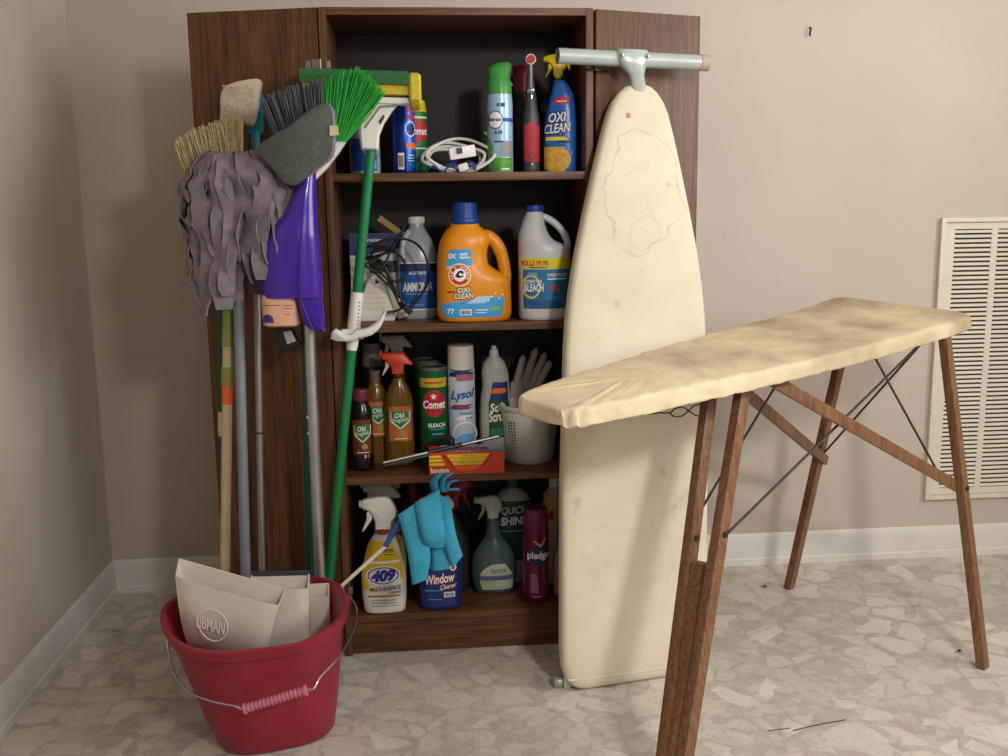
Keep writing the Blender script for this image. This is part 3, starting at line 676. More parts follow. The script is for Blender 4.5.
# top-left corner of the tray edge sits at (.372,-.74,.356)
u1 = Vector((.194, -.012, -.064)).normalized(); v1 = Vector((.30, .10, 1)); v1 = (v1-u1*v1.dot(u1)).normalized()
dustpan('dustpan', 'cream dustpan with embossed logo, nearest of three in the red bucket', frame_of(Vector((.376, -.742, .354))-v1*.165, u1, v1), .222, .165, .048, True)
u2 = Vector((1, .02, -.03)).normalized(); v2 = Vector((.06, .16, 1)); v2 = (v2-u2*v2.dot(u2)).normalized()
dustpan('dustpan', 'white dustpan with a dark rubber lip, middle one in the red bucket', frame_of(Vector((.505, -.686, .291))-v2*.20, u2, v2), .121, .20, .034, False, True)
u3 = Vector((1, .03, .0)).normalized(); v3 = Vector((.06, .10, 1)); v3 = (v3-u3*v3.dot(u3)).normalized()
dustpan('dustpan', 'small white dustpan, rightmost and lowest in the red bucket', frame_of(Vector((.584, -.655, .253))-v3*.15, u3, v3), .078, .15, .018)

# ------------------------------------------------------------------ brooms and mops leaning on the left door
def bristles(nm, base, top, n, m, par, depth=.03, r=.0011, seed=1, droop=.004):
    rr = random.Random(seed); mb = MB()
    def ev(P, t):
        L = [0]
        for a, b in zip(P, P[1:]): L.append(L[-1]+(Vector(b)-Vector(a)).length)
        d = t*L[-1]
        for i in range(len(P)-1):
            if d <= L[i+1] or i == len(P)-2: k = (d-L[i])/max(1e-9, L[i+1]-L[i]); return Vector(P[i]).lerp(Vector(P[i+1]), k)
    for i in range(n):
        k = (i+rr.random())/n; yy = rr.uniform(-depth, depth); a = ev(base, k)+Vector((0, yy*.4, 0)); b = ev(top, max(0, min(1, k+rr.gauss(0, .015))))+Vector((0, yy, rr.uniform(-.010, .006)))
        mid = a.lerp(b, .55)+Vector((rr.gauss(0, .0015), rr.gauss(0, .002), rr.uniform(0, droop)))
        mb.tube([a, mid, b], [r*1.1, r, r*.55], 4)
    o = obj(nm, mb, m, par, True); o['kind'] = 'stuff'; return o
def pole(p0, p1, r, m, par, nm='handle', seg=14): return obj(nm, MB().tube([p0, p1], r, seg), m, par, True)
L_ = lambda p, q, z: Vector(p).lerp(Vector(q), (z-p[2])/(q[2]-p[2]))

# loose green pole
p0, p1 = (.401, -.500, 0), (.441, -.470, .99)
t = thing('mop_pole', 'dark green metal pole with white sleeve, leftmost behind the bucket', 'pole', p0)
pole(p0, p1, .0085, M_DGREEN, t); pole(L_(p0, p1, .545), L_(p0, p1, .60), .0098, mat('ivory_sleeve', '#cfc6ac', .5), t, 'sleeve')

# corn broom, bristles up
p0, p1 = (.404, -.545, 0), (.478, -.520, 1.09)
t = thing('corn_broom', 'straw-bristled broom with beige wooden handle and olive sleeves, standing upside down', 'broom', p0)
pole(p0, p1, .0112, mat('beige_wood_handle', '#c5b18d', .5, var=.1), t)
OL = mat('olive_sleeve', '#7c8a3f', .5)
pole(L_(p0, p1, .79), L_(p0, p1, 1.08), .0125, OL, t, 'sleeve'); pole(L_(p0, p1, .753), L_(p0, p1, .79), .0132, mat('olive_sleeve_light', '#8f8a4b', .5), t, 'sleeve'); pole(L_(p0, p1, .668), L_(p0, p1, .708), .0136, MATS['olive_sleeve_light'], t, 'sleeve')
pole(L_(p0, p1, .626), L_(p0, p1, .667), .0118, mat('orange_sticker', '#e8642c', .6), t, 'sticker')
STR = mat('straw', '#cdbb8c', .8, var=.25, vscale=180)
bristles('bristle_bundle', [(.392, -.515, 1.100), (.45, -.515, 1.122), (.507, -.515, 1.147)], [(.376, -.53, 1.180), (.404, -.53, 1.202), (.456, -.53, 1.220), (.512, -.53, 1.232)], 420, STR, t, .020, .0012, 3)
obj('bristle_cap', MB().bar((.386, -.515, 1.092), (.512, -.515, 1.146), .034, .018, (0, 1, 0), .004), M_BLACK, t, True)
obj('neck', MB().tube([(.455, -.515, 1.12), (.478, -.52, 1.09), (.476, -.52, 1.05)], [.02, .015, .0125], 12), M_BLACK, t, True)

# wool-pad duster with turquoise handle
p0, p1 = (.490, -.520, 0), (.5262, -.470, 1.18)
TEAL = mat('turquoise_plastic', '#1f8aa0', .4)
t = thing('pad_scrubber', 'fluffy off-white pad on a turquoise head with silver pole, top left of cabinet', 'mop', p0)
pole(p0, L_(p0, p1, 1.09), .0082, M_ALU, t); obj('pole_joint', MB().tube([L_(p0, p1, .550), L_(p0, p1, .554)], .0087, 12), M_DARKMETAL, t, True)
obj('turquoise_neck', MB().tube([L_(p0, p1, 1.07), L_(p0, p1, 1.15), (.530, -.462, 1.21)], [.010, .008, .010], 12), TEAL, t, True)
obj('pad_frame', MB().prism([(.505, 1.288), (.549, 1.288), (.552, 1.27), (.545, 1.207), (.535, 1.200), (.512, 1.203)], .016, lambda u, v, w: (u, -.462+w, v), .003), TEAL, t, True)
WOOL = mat('dirty_fleece', '#d3c6b2', .95, var=.2, vscale=26, bump=.8, bscale=160)
mb = MB().prism([(.466, 1.296), (.484, 1.306), (.504, 1.311), (.524, 1.314), (.543, 1.317), (.553, 1.306), (.546, 1.290), (.541, 1.258), (.534, 1.232), (.526, 1.214), (.513, 1.219), (.497, 1.224), (.483, 1.228), (.468, 1.225), (.455, 1.225), (.460, 1.245), (.459, 1.262), (.461, 1.28)], .030, lambda u, v, w: (u+.003, -.488+w, v), .007)
o = obj('fleece_pad', mb, WOOL, t, True, 80); sb = o.modifiers.new('s', 'SUBSURF'); sb.levels = sb.render_levels = 2
fz = MB(); rr = random.Random(11)
for i in range(420):
    u, v = rr.uniform(.470, .535), rr.uniform(1.235, 1.300); u += (v-1.26)*.06
    p = Vector((u, -.505, v)); q = p+Vector((rr.gauss(0, .002), -rr.uniform(.001, .003), rr.gauss(0, .002))); fz.tube([p, q], [.0009, .0004], 3)
obj('fleece_fibres', fz, WOOL, t, True, kind='stuff')

# grey strip mop
p0, p1 = (.4646, -.575, 0), (.496, -.545, 1.135)
t = thing('strip_mop', 'grey cloth strip mop standing upside down with blue-grey handle', 'mop', p0)
pole(p0, p1, .0112, mat('blue_grey_pole', '#868b94', .45, .2, .08), t)
obj('mop_socket', MB().lathe([(.014, 1.06), (.02, 1.09), (.032, 1.125), (.030, 1.14), (.0, 1.146)], (.495, -.547), 20), mat('grey_socket', '#565459', .6), t, True)
FELT = mat('grey_mop_felt', '#7d7279', .95, var=.18, vscale=60, bump=.6, bscale=240)
rr = random.Random(21)
top = Vector((.510, -.553, 1.143))
# (azimuth deg measured from +x clockwise to the viewer, reach, bottom z, width)
strands = []
for i in range(20): strands.append((206+i*7.2+rr.uniform(-3, 3), rr.uniform(.100, .125), rr.uniform(.825, .955), rr.uniform(.024, .038), 1.0))
for i in range(13): strands.append((206+i*11.5+rr.uniform(-5, 5), rr.uniform(.060, .095), rr.uniform(.85, .95), rr.uniform(.030, .042), .9))
for i in range(12): strands.append((64+i*7.5+rr.uniform(-5, 5), rr.uniform(.06, .09), rr.uniform(.86, .95), rr.uniform(.030, .040), 1.0))
for az, reach, zb, wd, sq in strands:
    a = radians(az); reach *= 1-.22*max(0, -cos(a))-.26*max(0, cos(a)); d = Vector((cos(a)*1.0, sin(a)*.62, 0)); side = Vector((-sin(a), cos(a)*.8, 0)).normalized()
    st = top+Vector((cos(a)*.03+rr.uniform(-.012, .012), sin(a)*.014, rr.uniform(-.004, .010)))
    ph, am = rr.uniform(0, 6), rr.uniform(.003, .008); n = 26; mb = MB(); v = []; f = []
    dz = st.z-zb; tw = rr.uniform(-1.1, 1.1)
    for i in range(n+1):
        k = i/n; arc = min(1, k/.34)
        out = reach*(sin(arc*pi/2)**.85)*sq
        c = st+d*(out-.03*0)+Vector((0, 0, -dz*max(0, (k-.05)/.95)**1.25+.012*sin(min(1, k/.2)*pi)))
        c += side*am*sin(ph+k*7)+Vector((0, 0, 0))+d*(.010*sin(ph*1.7+k*9)*k)
        c.x += -.006*k*max(0, -cos(a))+.012*k*max(0, cos(a))*(1 if sin(a) < 0 else -.5)
        c += d.normalized()*(.0035*sin(ph*3+k*24)+.002*sin(ph*5+k*47))
        ang = tw*k+.5*sin(ph+k*5)*k+.35*sin(ph*2+k*16); s2 = side*cos(ang)+d.normalized()*sin(ang); nrm = d.normalized()*cos(ang)-side*sin(ang)
        ww = wd/2*(.72+.3*min(1, k*3)+.10*sin(ph*4+k*19))*(1 if k < .97 else .9)
        for sgn, th in ((-1, .0014), (0, .003), (1, .0014)): v.append(c+s2*sgn*ww+nrm*(th+.0022*(1-abs(sgn))*sin(ph)))
        for sgn, th in ((1, .0014), (0, .001), (-1, .0014)): v.append(c+s2*sgn*ww-nrm*th)
    for i in range(n):
        for j in range(6): f.append((i*6+j, i*6+(j+1) % 6, (i+1)*6+(j+1) % 6, (i+1)*6+j))
    f.append(tuple(range(6))); f.append(tuple(range(n*6, n*6+6)))
    obj('cloth_strip', mb.add(v, f), FELT, t, True, 60)

# angle broom with grey and green bristles
p0, p1 = (.5986, -.525, 0), (.637, -.570, 1.09)
t = thing('angle_broom', 'angled broom with grey and bright green bristles and white head', 'broom', p0)
pole(p0, p1, .0095, M_DGREEN, t)
obj('broom_head', MB().prism([(.620, 1.062), (.640, 1.055), (.664, 1.101), (.690, 1.125), (.716, 1.157), (.729, 1.176), (.700, 1.178), (.660, 1.142), (.625, 1.095)], .034, lambda u, v, w: (u, -.580+w, v), .005), M_WHITE, t, True)
bristles('grey_bristles', [(.625, -.580, 1.085), (.655, -.580, 1.118), (.685, -.580, 1.145)], [(.562, -.592, 1.258), (.598, -.592, 1.273), (.639, -.592, 1.287), (.692, -.592, 1.298)], 330, mat('grey_bristle', '#56575b', .55, var=.2, vscale=200), t, .020, .0013, 5)
bristles('green_bristles', [(.684, -.580, 1.145), (.705, -.580, 1.155), (.724, -.580, 1.172)], [(.690, -.592, 1.296), (.732, -.592, 1.312), (.762, -.592, 1.318), (.786, -.592, 1.300), (.812, -.592, 1.273)], 330, mat('green_bristle', '#27a13a', .5, var=.2, vscale=200), t, .020, .0013, 6)

# purple spray mop
p0, p1 = (.6344, -.585, 0), (.6365, -.578, 1.0)
PUR = mat('violet_plastic', '#43209a', .22, var=.05, coat=.3)
t = thing('spray_mop', 'purple spray mop with peach bottle, silver pole and grey pad, head up', 'mop', p0)
pole(p0, L_(p0, p1, .615), .0125, M_ALU, t, 'lower_pole'); pole(L_(p0, p1, .61), L_(p0, p1, .88), .0116, M_ALU, t, 'upper_pole')
for z in (.605, .570): obj('pole_button', MB().tube([(.628, -.594, z), (.627, -.600, z)], .0035, 8), M_CHROME, t, True)
body = Loft([(.862, .063, .036, .608, 2.6), (.93, .062, .036, .6085, 2.6), (.985, .056, .036, .613, 2.5), (1.01, .046, .033, .622, 2.4), (1.03, .036, .030, .632, 2.2), (1.07, .025, .026, .643, 2), (1.116, .016, .018, .652, 2)])
mb = body.mesh(40); mb.v = [(x, y-.602, z) for x, y, z in mb.v]; obj('purple_body', mb, PUR, t, True, 50)
mb = MB().prism([(.611, .872), (.668, .872), (.671, .83), (.672, .789), (.652, .792), (.645, .796), (.630, .806), (.622, .835)], .050, lambda u, v, w: (u, -.606+w+.25*abs(u-.645)*1.0, v), .008); obj('body_skirt', mb, PUR, t, True, 50)
mb = MB().tube(smooth_path([(.652, -.618, 1.103), (.641, -.632, 1.03), (.634, -.638, .96), (.629, -.639, .90), (.630, -.637, .855), (.650, -.634, .796)], 5), .0028, 8); obj('body_ridge', mb, PUR, t, True)
pb = Loft([(.802, .030, .020, .586, 3), (.806, .037, .025, .584, 3), (.855, .036, .026, .581, 3), (.868, .034, .025, .581, 3)], False)
PEA = mat('peach_bottle', '#dba888', .4, trans=.0); mb = pb.mesh(32); mb.v = [(x, y-.606, z) for x, y, z in mb.v]; bt = obj('solution_bottle', mb, PEA, t, True)
sf = lambda x, z: pb.surf(x, z)-.606
def wpatch(fn, *a, **k):                                           # prints given in world space on a thing built in world space
    o = fn(*a, **k); o.location = -ORG[a[0]]; return o
VIO = mat('violet_ink', '#3a2a78', .5)
wpatch(rows_patch, bt, [(.812+.003*i, .559-.013*(1-(i/6)**2)**.5, .559+.013*(1-(i/6)**2)**.5) for i in range(7)], sf, VIO)
for x0, x1, z in ((.55, .585, .847), (.592, .610, .846), (.594, .611, .840), (.596, .604, .828)): wpatch(rect_patch, bt, x0, x1, z, z+.0018, sf, mat('brown_ink', '#8d5a48', .5), .0005, 6, 1)
obj('battery_box', MB().prism([(.561, .797), (.598, .800), (.619, .758), (.576, .742)], .022, lambda u, v, w: (u, -.575+w, v), .003), M_BLACK, t, True)
obj('battery_sticker', MB().prism([(.583, .788), (.600, .790), (.609, .768), (.590, .761)], .001, lambda u, v, w: (u, -.5868+w, v), .0003), mat('grey_sticker', '#a7a29a', .5), t, True)
felt = [(.553, 1.160), (.565, 1.171), (.578, 1.179), (.600, 1.192), (.622, 1.204), (.641, 1.219), (.659, 1.233), (.684, 1.246), (.694, 1.249), (.701, 1.247), (.706, 1.240), (.709, 1.228), (.708, 1.195), (.706, 1.160), (.702, 1.147), (.694, 1.137), (.683, 1.130), (.674, 1.123), (.664, 1.114), (.653, 1.104), (.641, 1.095), (.629, 1.089), (.618, 1.089), (.607, 1.093)]
PADM = mat('grey_green_felt_pad', '#525a52', .95, var=.15, vscale=120, bump=.5, bscale=300)
obj('cleaning_pad', MB().prism(felt, .012, lambda u, v, w: (u, -.632+w, v), .003), PADM, t, True, 50)
obj('mop_head_plate', MB().prism([(u+(.004 if u > .66 else .0), v) for u, v in felt], .016, lambda u, v, w: (u, -.616+w, v), .003), mat('lilac_plastic', '#8d6f93', .5), t, True, 50)
obj('pad_tag', MB().prism([(.702, 1.204), (.718, 1.206), (.721, 1.186), (.702, 1.184)], .002, lambda u, v, w: (u, -.640+w, v), .0006), mat('cream_tag', '#c9bf98', .8), t, True)
obj('swivel_neck', MB().tube([(.650, -.600, 1.10), (.652, -.605, 1.13)], [.016, .020], 14), PUR, t, True)

# sponge mop with green handle
p0, p1 = (.6186, -.507, 0), (.7775, -.507, 1.172)
t = thing('sponge_mop', 'green-handled roller mop with yellow and green sponge and white clamp', 'mop', p0)
pole(p0, p1, .0108, M_GREEN, t)
obj('sponge_block', MB().box(.640, .884, -.537, -.487, 1.276, 1.316, .010), mat('yellow_sponge', '#cdb93a', .9, var=.12, vscale=90, bump=.8, bscale=150), t, True, 60)
mb = MB(); prof = [(-.547, 1.297), (-.549, 1.312), (-.541, 1.324), (-.509, 1.328), (-.481, 1.322), (-.479, 1.296)]; v = []; f = []
for x, s in ((.637, 1), (.862, 1)):
    for off in (0, .004):
        for y, z in prof: v.append((x, y+(off if y < -.512 else -off), z-off*(z > 1.3) + (-.018 if x > .8 and z < 1.3 and y < -.512 else 0)*0 + (.006 if x > .8 else .0)*0))
n = len(prof)
for j in range(n-1): f += [(j, j+1, 2*n+j+1, 2*n+j), (3*n+j, 3*n+j+1, n+j+1, n+j)]
for q in (0, 2*n): f += [(q+j, q+j+1, q+n+j+1, q+n+j) for j in range(n-1)]
f += [(0, 2*n, 3*n, n), (n-1, 2*n-1, 4*n-1, 3*n-1)]
obj('green_scrub_layer', MB().add(v, f), mat('green_scrubber', '#2f6a3a', .85, var=.12, vscale=120, bump=.4), t, True)
obj('sponge_end', MB().prism([(-.547, 1.268), (-.549, 1.312), (-.539, 1.322), (-.509, 1.325), (-.483, 1.320), (-.479, 1.29), (-.481, 1.258), (-.495, 1.250), (-.52, 1.252), (-.535, 1.258)], .026, lambda u, v, w: (.874+w, u, v), .005), MATS['yellow_sponge'], t, True)
obj('clamp_plate', MB().box(.700, .868, -.532, -.490, 1.259, 1.272, .003), M_WHITE, t, True)
obj('clamp_arm', MB().prism([(.812, 1.262), (.770, 1.262), (.755, 1.235), (.7535, 1.20), (.757, 1.165), (.792, 1.163), (.796, 1.195), (.806, 1.218), (.826, 1.246), (.840, 1.260)], .030, lambda u, v, w: (u, -.513+w, v), .005), M_WHITE, t, True)
obj('clamp_slot', MB().prism([(.796, 1.222), (.806, 1.236), (.809, 1.232), (.800, 1.216)], .004, lambda u, v, w: (u, -.5285+w, v), .0008), M_DARKMETAL, t, True)
obj('clamp_wire', MB().tube([(.768, -.531, 1.21), (.800, -.535, 1.252), (.862, -.535, 1.2575)], .0022, 8), M_ALU, t, True)
a, b = L_(p0, p1, .735), L_(p0, p1, .862)
obj('handle_sleeve', MB().tube([a, a.lerp(b, .3), b], [.0122, .0150, .0138], 16), M_WHITE, t, True)
obj('sleeve_ticks', MB().add([q[:] for i in range(9) for q in [L_(p0, p1, .775+i*.008)+Vector((.0068+dx, -.0126, dz)) for dx, dz in ((0, 0), (.003, 0), (.003, .003), (0, .003))]], [(4*i, 4*i+1, 4*i+2, 4*i+3) for i in range(9)]), M_DARKMETAL, t, True)
obj('sleeve_hub', MB().tube([(.700, -.522, .772), (.746, -.522, .772)], .0115, 14), M_WHITE, t, True)
lev = [(.676, .765), (.680, .781), (.688, .786), (.697, .781), (.709, .772), (.722, .773), (.732, .784), (.745, .783), (.758, .787), (.772, .795), (.782, .805), (.792, .823), (.796, .824), (.795, .808), (.787, .791), (.779, .781), (.766, .771), (.752, .767), (.738, .766), (.730, .760), (.711, .758), (.690, .759)]
obj('wringer_lever', MB().prism(lev, .028, lambda u, v, w: (u, -.533+w, v), .004), M_WHITE, t, True, 50)
for o in t.children:                                               # the head sits square to the leaning handle
    if o.name.split('.')[0] in ('sponge_block', 'green_scrub_layer', 'sponge_end', 'clamp_plate'):
        for vt in o.data.vertices: vt.co.z -= .034*(vt.co.x+p0[0]-.80)

# ================================================================== contents of the cabinet
def product(name, label, cat, x, y, z, rot=0, group=None): return thing(name, label, cat, (x, y, z), rot, group)
def body(t, rings, m, nm='bottle_body', smooth=True, N=36):
    L = Loft(rings, smooth); obj(nm, L.mesh(N), m, t, angle=50); return L
def cap(t, r, z0, z1, m, nm='cap', x=0, ribs=0, r1=None):
    r1 = r1 or r; mb = MB().lathe([(r*.96, z0), (r, z0+.001), (r1, z1-.002), (r1*.94, z1), (0, z1)], (x, 0), 28)
    if ribs:
        for i in range(ribs): a = 2*pi*i/ribs; mb.bar((x+r*cos(a), r*sin(a), z0+.002), (x+r1*cos(a), r1*sin(a), z1-.003), .0016, .0016, (sin(a), -cos(a), 0), 0)
    return obj(nm, mb, m, t)
HEAD = [(-25, 25), (-25, 32), (-22, 34), (-16, 35.5), (-4, 37), (4, 37), (9, 35), (13, 29), (16.5, 20), (15, 12), (10, 6), (9, -3), (-9, -3), (-9, 6), (-11, 13), (-15, 20), (-19, 22)]
TRIG = [(-17, 21), (-11.5, 14), (-13, 9), (-18, 2), (-23, -5), (-25, -5), (-22, 3), (-19, 10), (-19, 17)]
HEAD_FLAT = [(-24, 21), (-25, 29), (-21, 31), (10, 31), (24, 13), (23, 11), (10, 13), (9, -3), (-9, -3), (-10, 10), (-14, 15), (-19, 20)]
def sprayer(t, z, s, m_head, m_trig, m_collar, x=0, flip=1, wd=.022, HEAD=HEAD):
    """trigger sprayer; z = top of the collar"""
    P = lambda q: [(x+u*s*flip, z+v*s) for u, v in q]
    obj('spray_head', MB().prism(P(HEAD), wd, None, .003), m_head, t, angle=50)
    obj('trigger', MB().prism(P(TRIG), wd*.5, None, .0012), m_trig, t, angle=50)
    obj('nozzle', MB().tube([(x-23.5*s*flip, 0, z+28.5*s), (x-27*s*flip, 0, z+28.5*s)], wd*.36, 12), m_head, t)
    obj('collar', MB().lathe([(.0125*s/.0021, z-.016*s/.0021), (.0135*s/.0021, z-.012*s/.0021), (.0135*s/.0021, z-.004*s/.0021), (.011*s/.0021, z+.001), (0, z+.001)], (x, 0), 22), m_collar, t)
def ink(nm, c): return mat(nm, c, .5, var=0)
RED = ink('print_red', '#c02a2f'); BLU = ink('print_blue', '#1d4fa0'); LBL = ink('print_light_blue', '#5fa6d8'); YEL = ink('print_yellow', '#e9cf2b'); GRN = ink('print_green', '#1e7a3c'); ORG_ = ink('print_orange', '#e2691f'); NAVY = ink('print_navy', '#1b2a63'); CREAM = ink('print_cream', '#e8dfc2')

# ---- top shelf
t = product('wipes_canister', 'white and blue wipes canister at left end of the top shelf', 'canister', .757, -.39, Z1)
L = body(t, [(0, .033, .033), (.004, .0345, .0345), (.14, .0345, .0345), (.144, .033, .033)], mat('pearl_plastic', '#a9adba', .35), 'tub', False)
rect_patch(t, -.030, .028, .008, .078, L.surf, BLU, .0006, 14, 8); rows_patch(t, [(.05+.003*i, -.004+.001*i, .0315) for i in range(10)], L.surf, ink('print_lilac', '#8d93c4'), .0009)
for i, c in enumerate((RED, LBL, ink('print_pink', '#c56a86'))): rows_patch(t, [(.040+i*.006, 0, .030), (.0435+i*.006, 0, .030)], L.surf, c, .0012)
cap(t, .0335, .144, .166, M_WHITE, 'lid')
rect_patch(t, .004, .026, .012, .030, L.surf, LBL, .0012, 6, 2, 'fine_print')

t = product('aerosol_can', 'blue aerosol can with red lettering beneath the yellow sponge', 'spray can', .845, -.40, Z1, 8)
L = body(t, [(0, .024, .024), (.003, .0262, .0262), (.165, .0262, .0262), (.175, .018, .018)], mat('blue_metal_can', '#12338c', .28, .4, .05), 'can', False)
rect_patch(t, .002, .0262, .006, .150, L.surf, mat('bright_blue_print', '#1f62c8', .3, .3, 0), .0005, 10, 8)
for i in range(2):
    for j in range(3): rect_patch(t, .005+.0065*j, .010+.0065*j, .134-.016*i, .146-.016*i, L.surf, RED, .0011, 4, 2, 'red_lettering')
ring_patch(t, .013, .098, .012, .017, .12, L.surf, M_WINK); disc_patch(t, .015, .097, .009, .013, L.surf, NAVY)
rect_patch(t, .003, .0255, .055, .068, L.surf, ORG_, .0009, 8, 2, 'orange_band'); barcode(t, -.010, .028, .013, .036, L.surf)
for i in range(3): rect_patch(t, .006, .020, .040-.006*i, .042-.006*i, L.surf, M_WINK, .0009, 6, 1, 'fine_print')
cap(t, .0235, .166, .192, M_BLUECAP)

t = product('cleanser_can', 'green cleanser can with yellow cap behind the blue aerosol can', 'can', .870, -.338, Z1)
L = body(t, [(0, .029, .029), (.003, .030, .030), (.138, .030, .030), (.141, .029, .029)], mat('green_can', '#1c7a3e', .4, .1), 'can', False)
cap(t, .029, .141, .168, mat('yellow_cap', '#e2d01f', .45), r1=.025)
disc_patch(t, .008, .098, .021, .026, L.surf, RED); lettering(t, 'Comet', .008, .098, .040, .017, L.surf, M_WINK, .0012, .04, .1)
rect_patch(t, -.02, .028, .058, .061, L.surf, M_WINK, .0009, 8, 1, 'fine_print'); rect_patch(t, -.02, .028, .126, .131, L.surf, CREAM, .0009, 8, 1, 'fine_print')

t = product('extension_cord', 'coiled white extension cord with dark blue cloth on the top shelf', 'cord', .965, -.425, Z1)
CORD = mat('white_cord', '#d8d6cf', .5); rr = random.Random(4)
for k in range(4):
    cx, cz, ra, rb = .962+rr.uniform(-.008, .010), Z1+.036+rr.uniform(-.006, .006), .058+.006*k, .027+.003*k; pts = []
    for i in range(40):
        a = 2*pi*i/40; pts.append((cx+ra*cos(a), -.425+.028*sin(a)-.012*k/3+.01*cos(a*2+k), max(Z1+.004, cz+rb*sin(a)*.95+.004*sin(3*a+k))))
    obj('cord_loop', MB().tube(pts, .0034, 8, True), CORD, t, True)
obj('power_strip', MB().bar((.945, -.447, Z1+.040), (1.003, -.440, Z1+.049), .026, .020, (0, 0, 1), .004), M_WHITE, t, True)
obj('switch', MB().bar((.962, -.4585, Z1+.047), (.974, -.457, Z1+.0485), .013, .004, (0, 0, 1), .001), NAVY, t, True)
obj('plug', MB().bar((.965, -.472, Z1+.008), (.985, -.474, Z1+.014), .016, .014, (0, 0, 1), .003), M_WHITE, t, True)
for dz in (-.004, .004): obj('prong', MB().bar((.985, -.474, Z1+.0125+dz), (.994, -.475, Z1+.0145+dz), .002, .005, (0, 0, 1), .0003), M_CHROME, t, True)
mb = MB(); v = []; f = []; NX, NY = 18, 6
for i in range(NX+1):
    for j in range(NY+1):
        x = .898+.105*i/NX; y = -.470+.075*j/NY; v.append((x, y+.004*sin(i*1.3), Z1+.004+.017*abs(sin(i*.55+j*.8))*sin(pi*j/NY*.9+.2)+.006*sin(i*.9)))
for i in range(NX):
    for j in range(NY): q = i*(NY+1)+j; f.append((q, q+1, q+NY+2, q+NY+1))
o = obj('cloth', MB().add(v, f), mat('navy_cloth', '#27407e', .85, bump=.5), t, True, 80); so = o.modifiers.new('s', 'SOLIDIFY'); so.thickness = .003; so.offset = 1

t = product('air_freshener', 'green-topped air freshener spray can with round logo on the top shelf', 'spray can', 1.061, -.425, Z1)
FB = mat('sky_print_can', '#9dbfe4', .3, .15, .04); L = body(t, [(0, .026, .026), (.003, .0285, .0285), (.150, .0285, .0285), (.170, .027, .027), (.180, .0265, .0265)], FB, 'can')
GT = mat('green_trigger_plastic', '#3c9440', .35)
L2 = body(t, [(.170, .0278, .0278), (.19, .0265, .0262), (.205, .0245, .024, -.001), (.214, .025, .021, 0), (.226, .026, .018, .001), (.236, .021, .014, .006), (.2395, .012, .008, .012)], GT, 'spray_cap')
obj('trigger', MB().prism([(.010, .221), (.018, .226), (.024, .215), (.022, .203), (.030, .190), (.027, .189), (.018, .203), (.013, .213)], .010, None, .002), mat('grey_trigger', '#a9b5ae', .4), t)
rows_patch(t, [(.002+.0025*i, -.0275, .0275) for i in range(13)], L.surf, mat('leaf_green_print', '#4f9a2e', .5, var=.35, vscale=120), .0006, 14); rows_patch(t, [(.034+.005*i, -.004+.0005*i, .0275) for i in range(8)], L.surf, ink('print_grey', '#8a8f92'), .0006)
rows_patch(t, [(.03+.004*i, -.0275, -.018+.009*((i/12-.4)**2)*-3) for i in range(16)], L.surf, MATS['leaf_green_print'], .0009, 5)
disc_patch(t, -.012, .114, .0165, .0195, L.surf, M_WINK); ring_patch(t, -.012, .114, .0165, .0195, .10, L.surf, NAVY, .0011); lettering(t, 'febreze', -.013, .115, .026, .0085, L.surf, NAVY, .0013, .04)
rect_patch(t, .005, .0275, .110, .118, L.surf, BLU, .0009, 8, 2, 'blue_band'); lettering(t, 'AIR', -.006, .087, .020, .008, L.surf, NAVY, .0011, .05, 0, 0, 0, 'lettering', 1.3)
rect_patch(t, -.016, .004, .065, .069, L.surf, BLU, .0009, 6, 1, 'fine_print'); rect_patch(t, .0, .009, .142, .150, L.surf, NAVY, .0011, 4, 2, 'fine_print'); disc_patch(t, -.006, .146, .004, .004, L.surf, GRN, .0011, 'leaf_mark'); rect_patch(t, .0, .018, .006, .009, L.surf, M_WINK, .0011, 6, 1, 'fine_print')

t = product('aerosol_can', 'dark red aerosol can hidden behind the handheld scrubber', 'spray can', 1.125, -.315, Z1)
L = body(t, [(0, .024, .024), (.003, .0255, .0255), (.178, .0255, .0255), (.188, .022, .022)], mat('dark_can', '#2b2224', .4, .3), 'can', False); cap(t, .0235, .186, .248, mat('maroon_cap', '#7c1c28', .4))

t = product('power_scrubber', 'red and black battery scrubber brush standing on the top shelf', 'scrubber', 1.133, -.405, Z1)
DG = mat('charcoal_plastic', '#3a393c', .4)
L = body(t, [(0, .0175, .0175, 0, 2.4), (.003, .019, .0185, 0, 2.4), (.03, .0185, .018, 0, 2.4), (.09, .0195, .018, 0, 2.4), (.120, .019, .0175, 0, 2.4), (.150, .0145, .015), (.178, .0115, .012)], DG, 'handle')
rows_patch(t, [(.024+.004*i, -.0175, .0175) for i in range(19)]+[(.102+.003*i, -.0175+.004*i, .0175-.004*i) for i in range(4)], L.surf, mat('red_rubber_grip', '#b5303c', .6, bump=.3), .0010, 12, 'rubber_grip')
ring_patch(t, 0, .036, .008, .008, .2, L.surf, DG, .0018, 'button_ring'); disc_patch(t, 0, .019, .002, .002, L.surf, M_WINK, .002, 'indicator_light')
obj('chrome_collar', MB().lathe([(.0118, .176), (.013, .178), (.013, .183), (.011, .185), (0, .185)], seg=20), M_CHROME, t); obj('neck', MB().tube([(0, 0, .184), (0, 0, .205), (0, 0, .242)], [.0095, .007, .0065], 14), mat('grey_neck', '#6d6c6e', .3, .4), t)
hd = obj('brush_head', MB().tube([(0, .008, .248), (0, -.010, .248)], .0115, 18), M_WHITE, t); obj('brush_bristles', MB().tube([(0, -.010, .248), (0, -.016, .248)], .009, 16), mat('red_bristle', '#c23a3c', .7), t)
obj('chrome_slot', MB().bar((0, -.0125, .158), (0, -.0125, .171), .004, .002), M_CHROME, t)

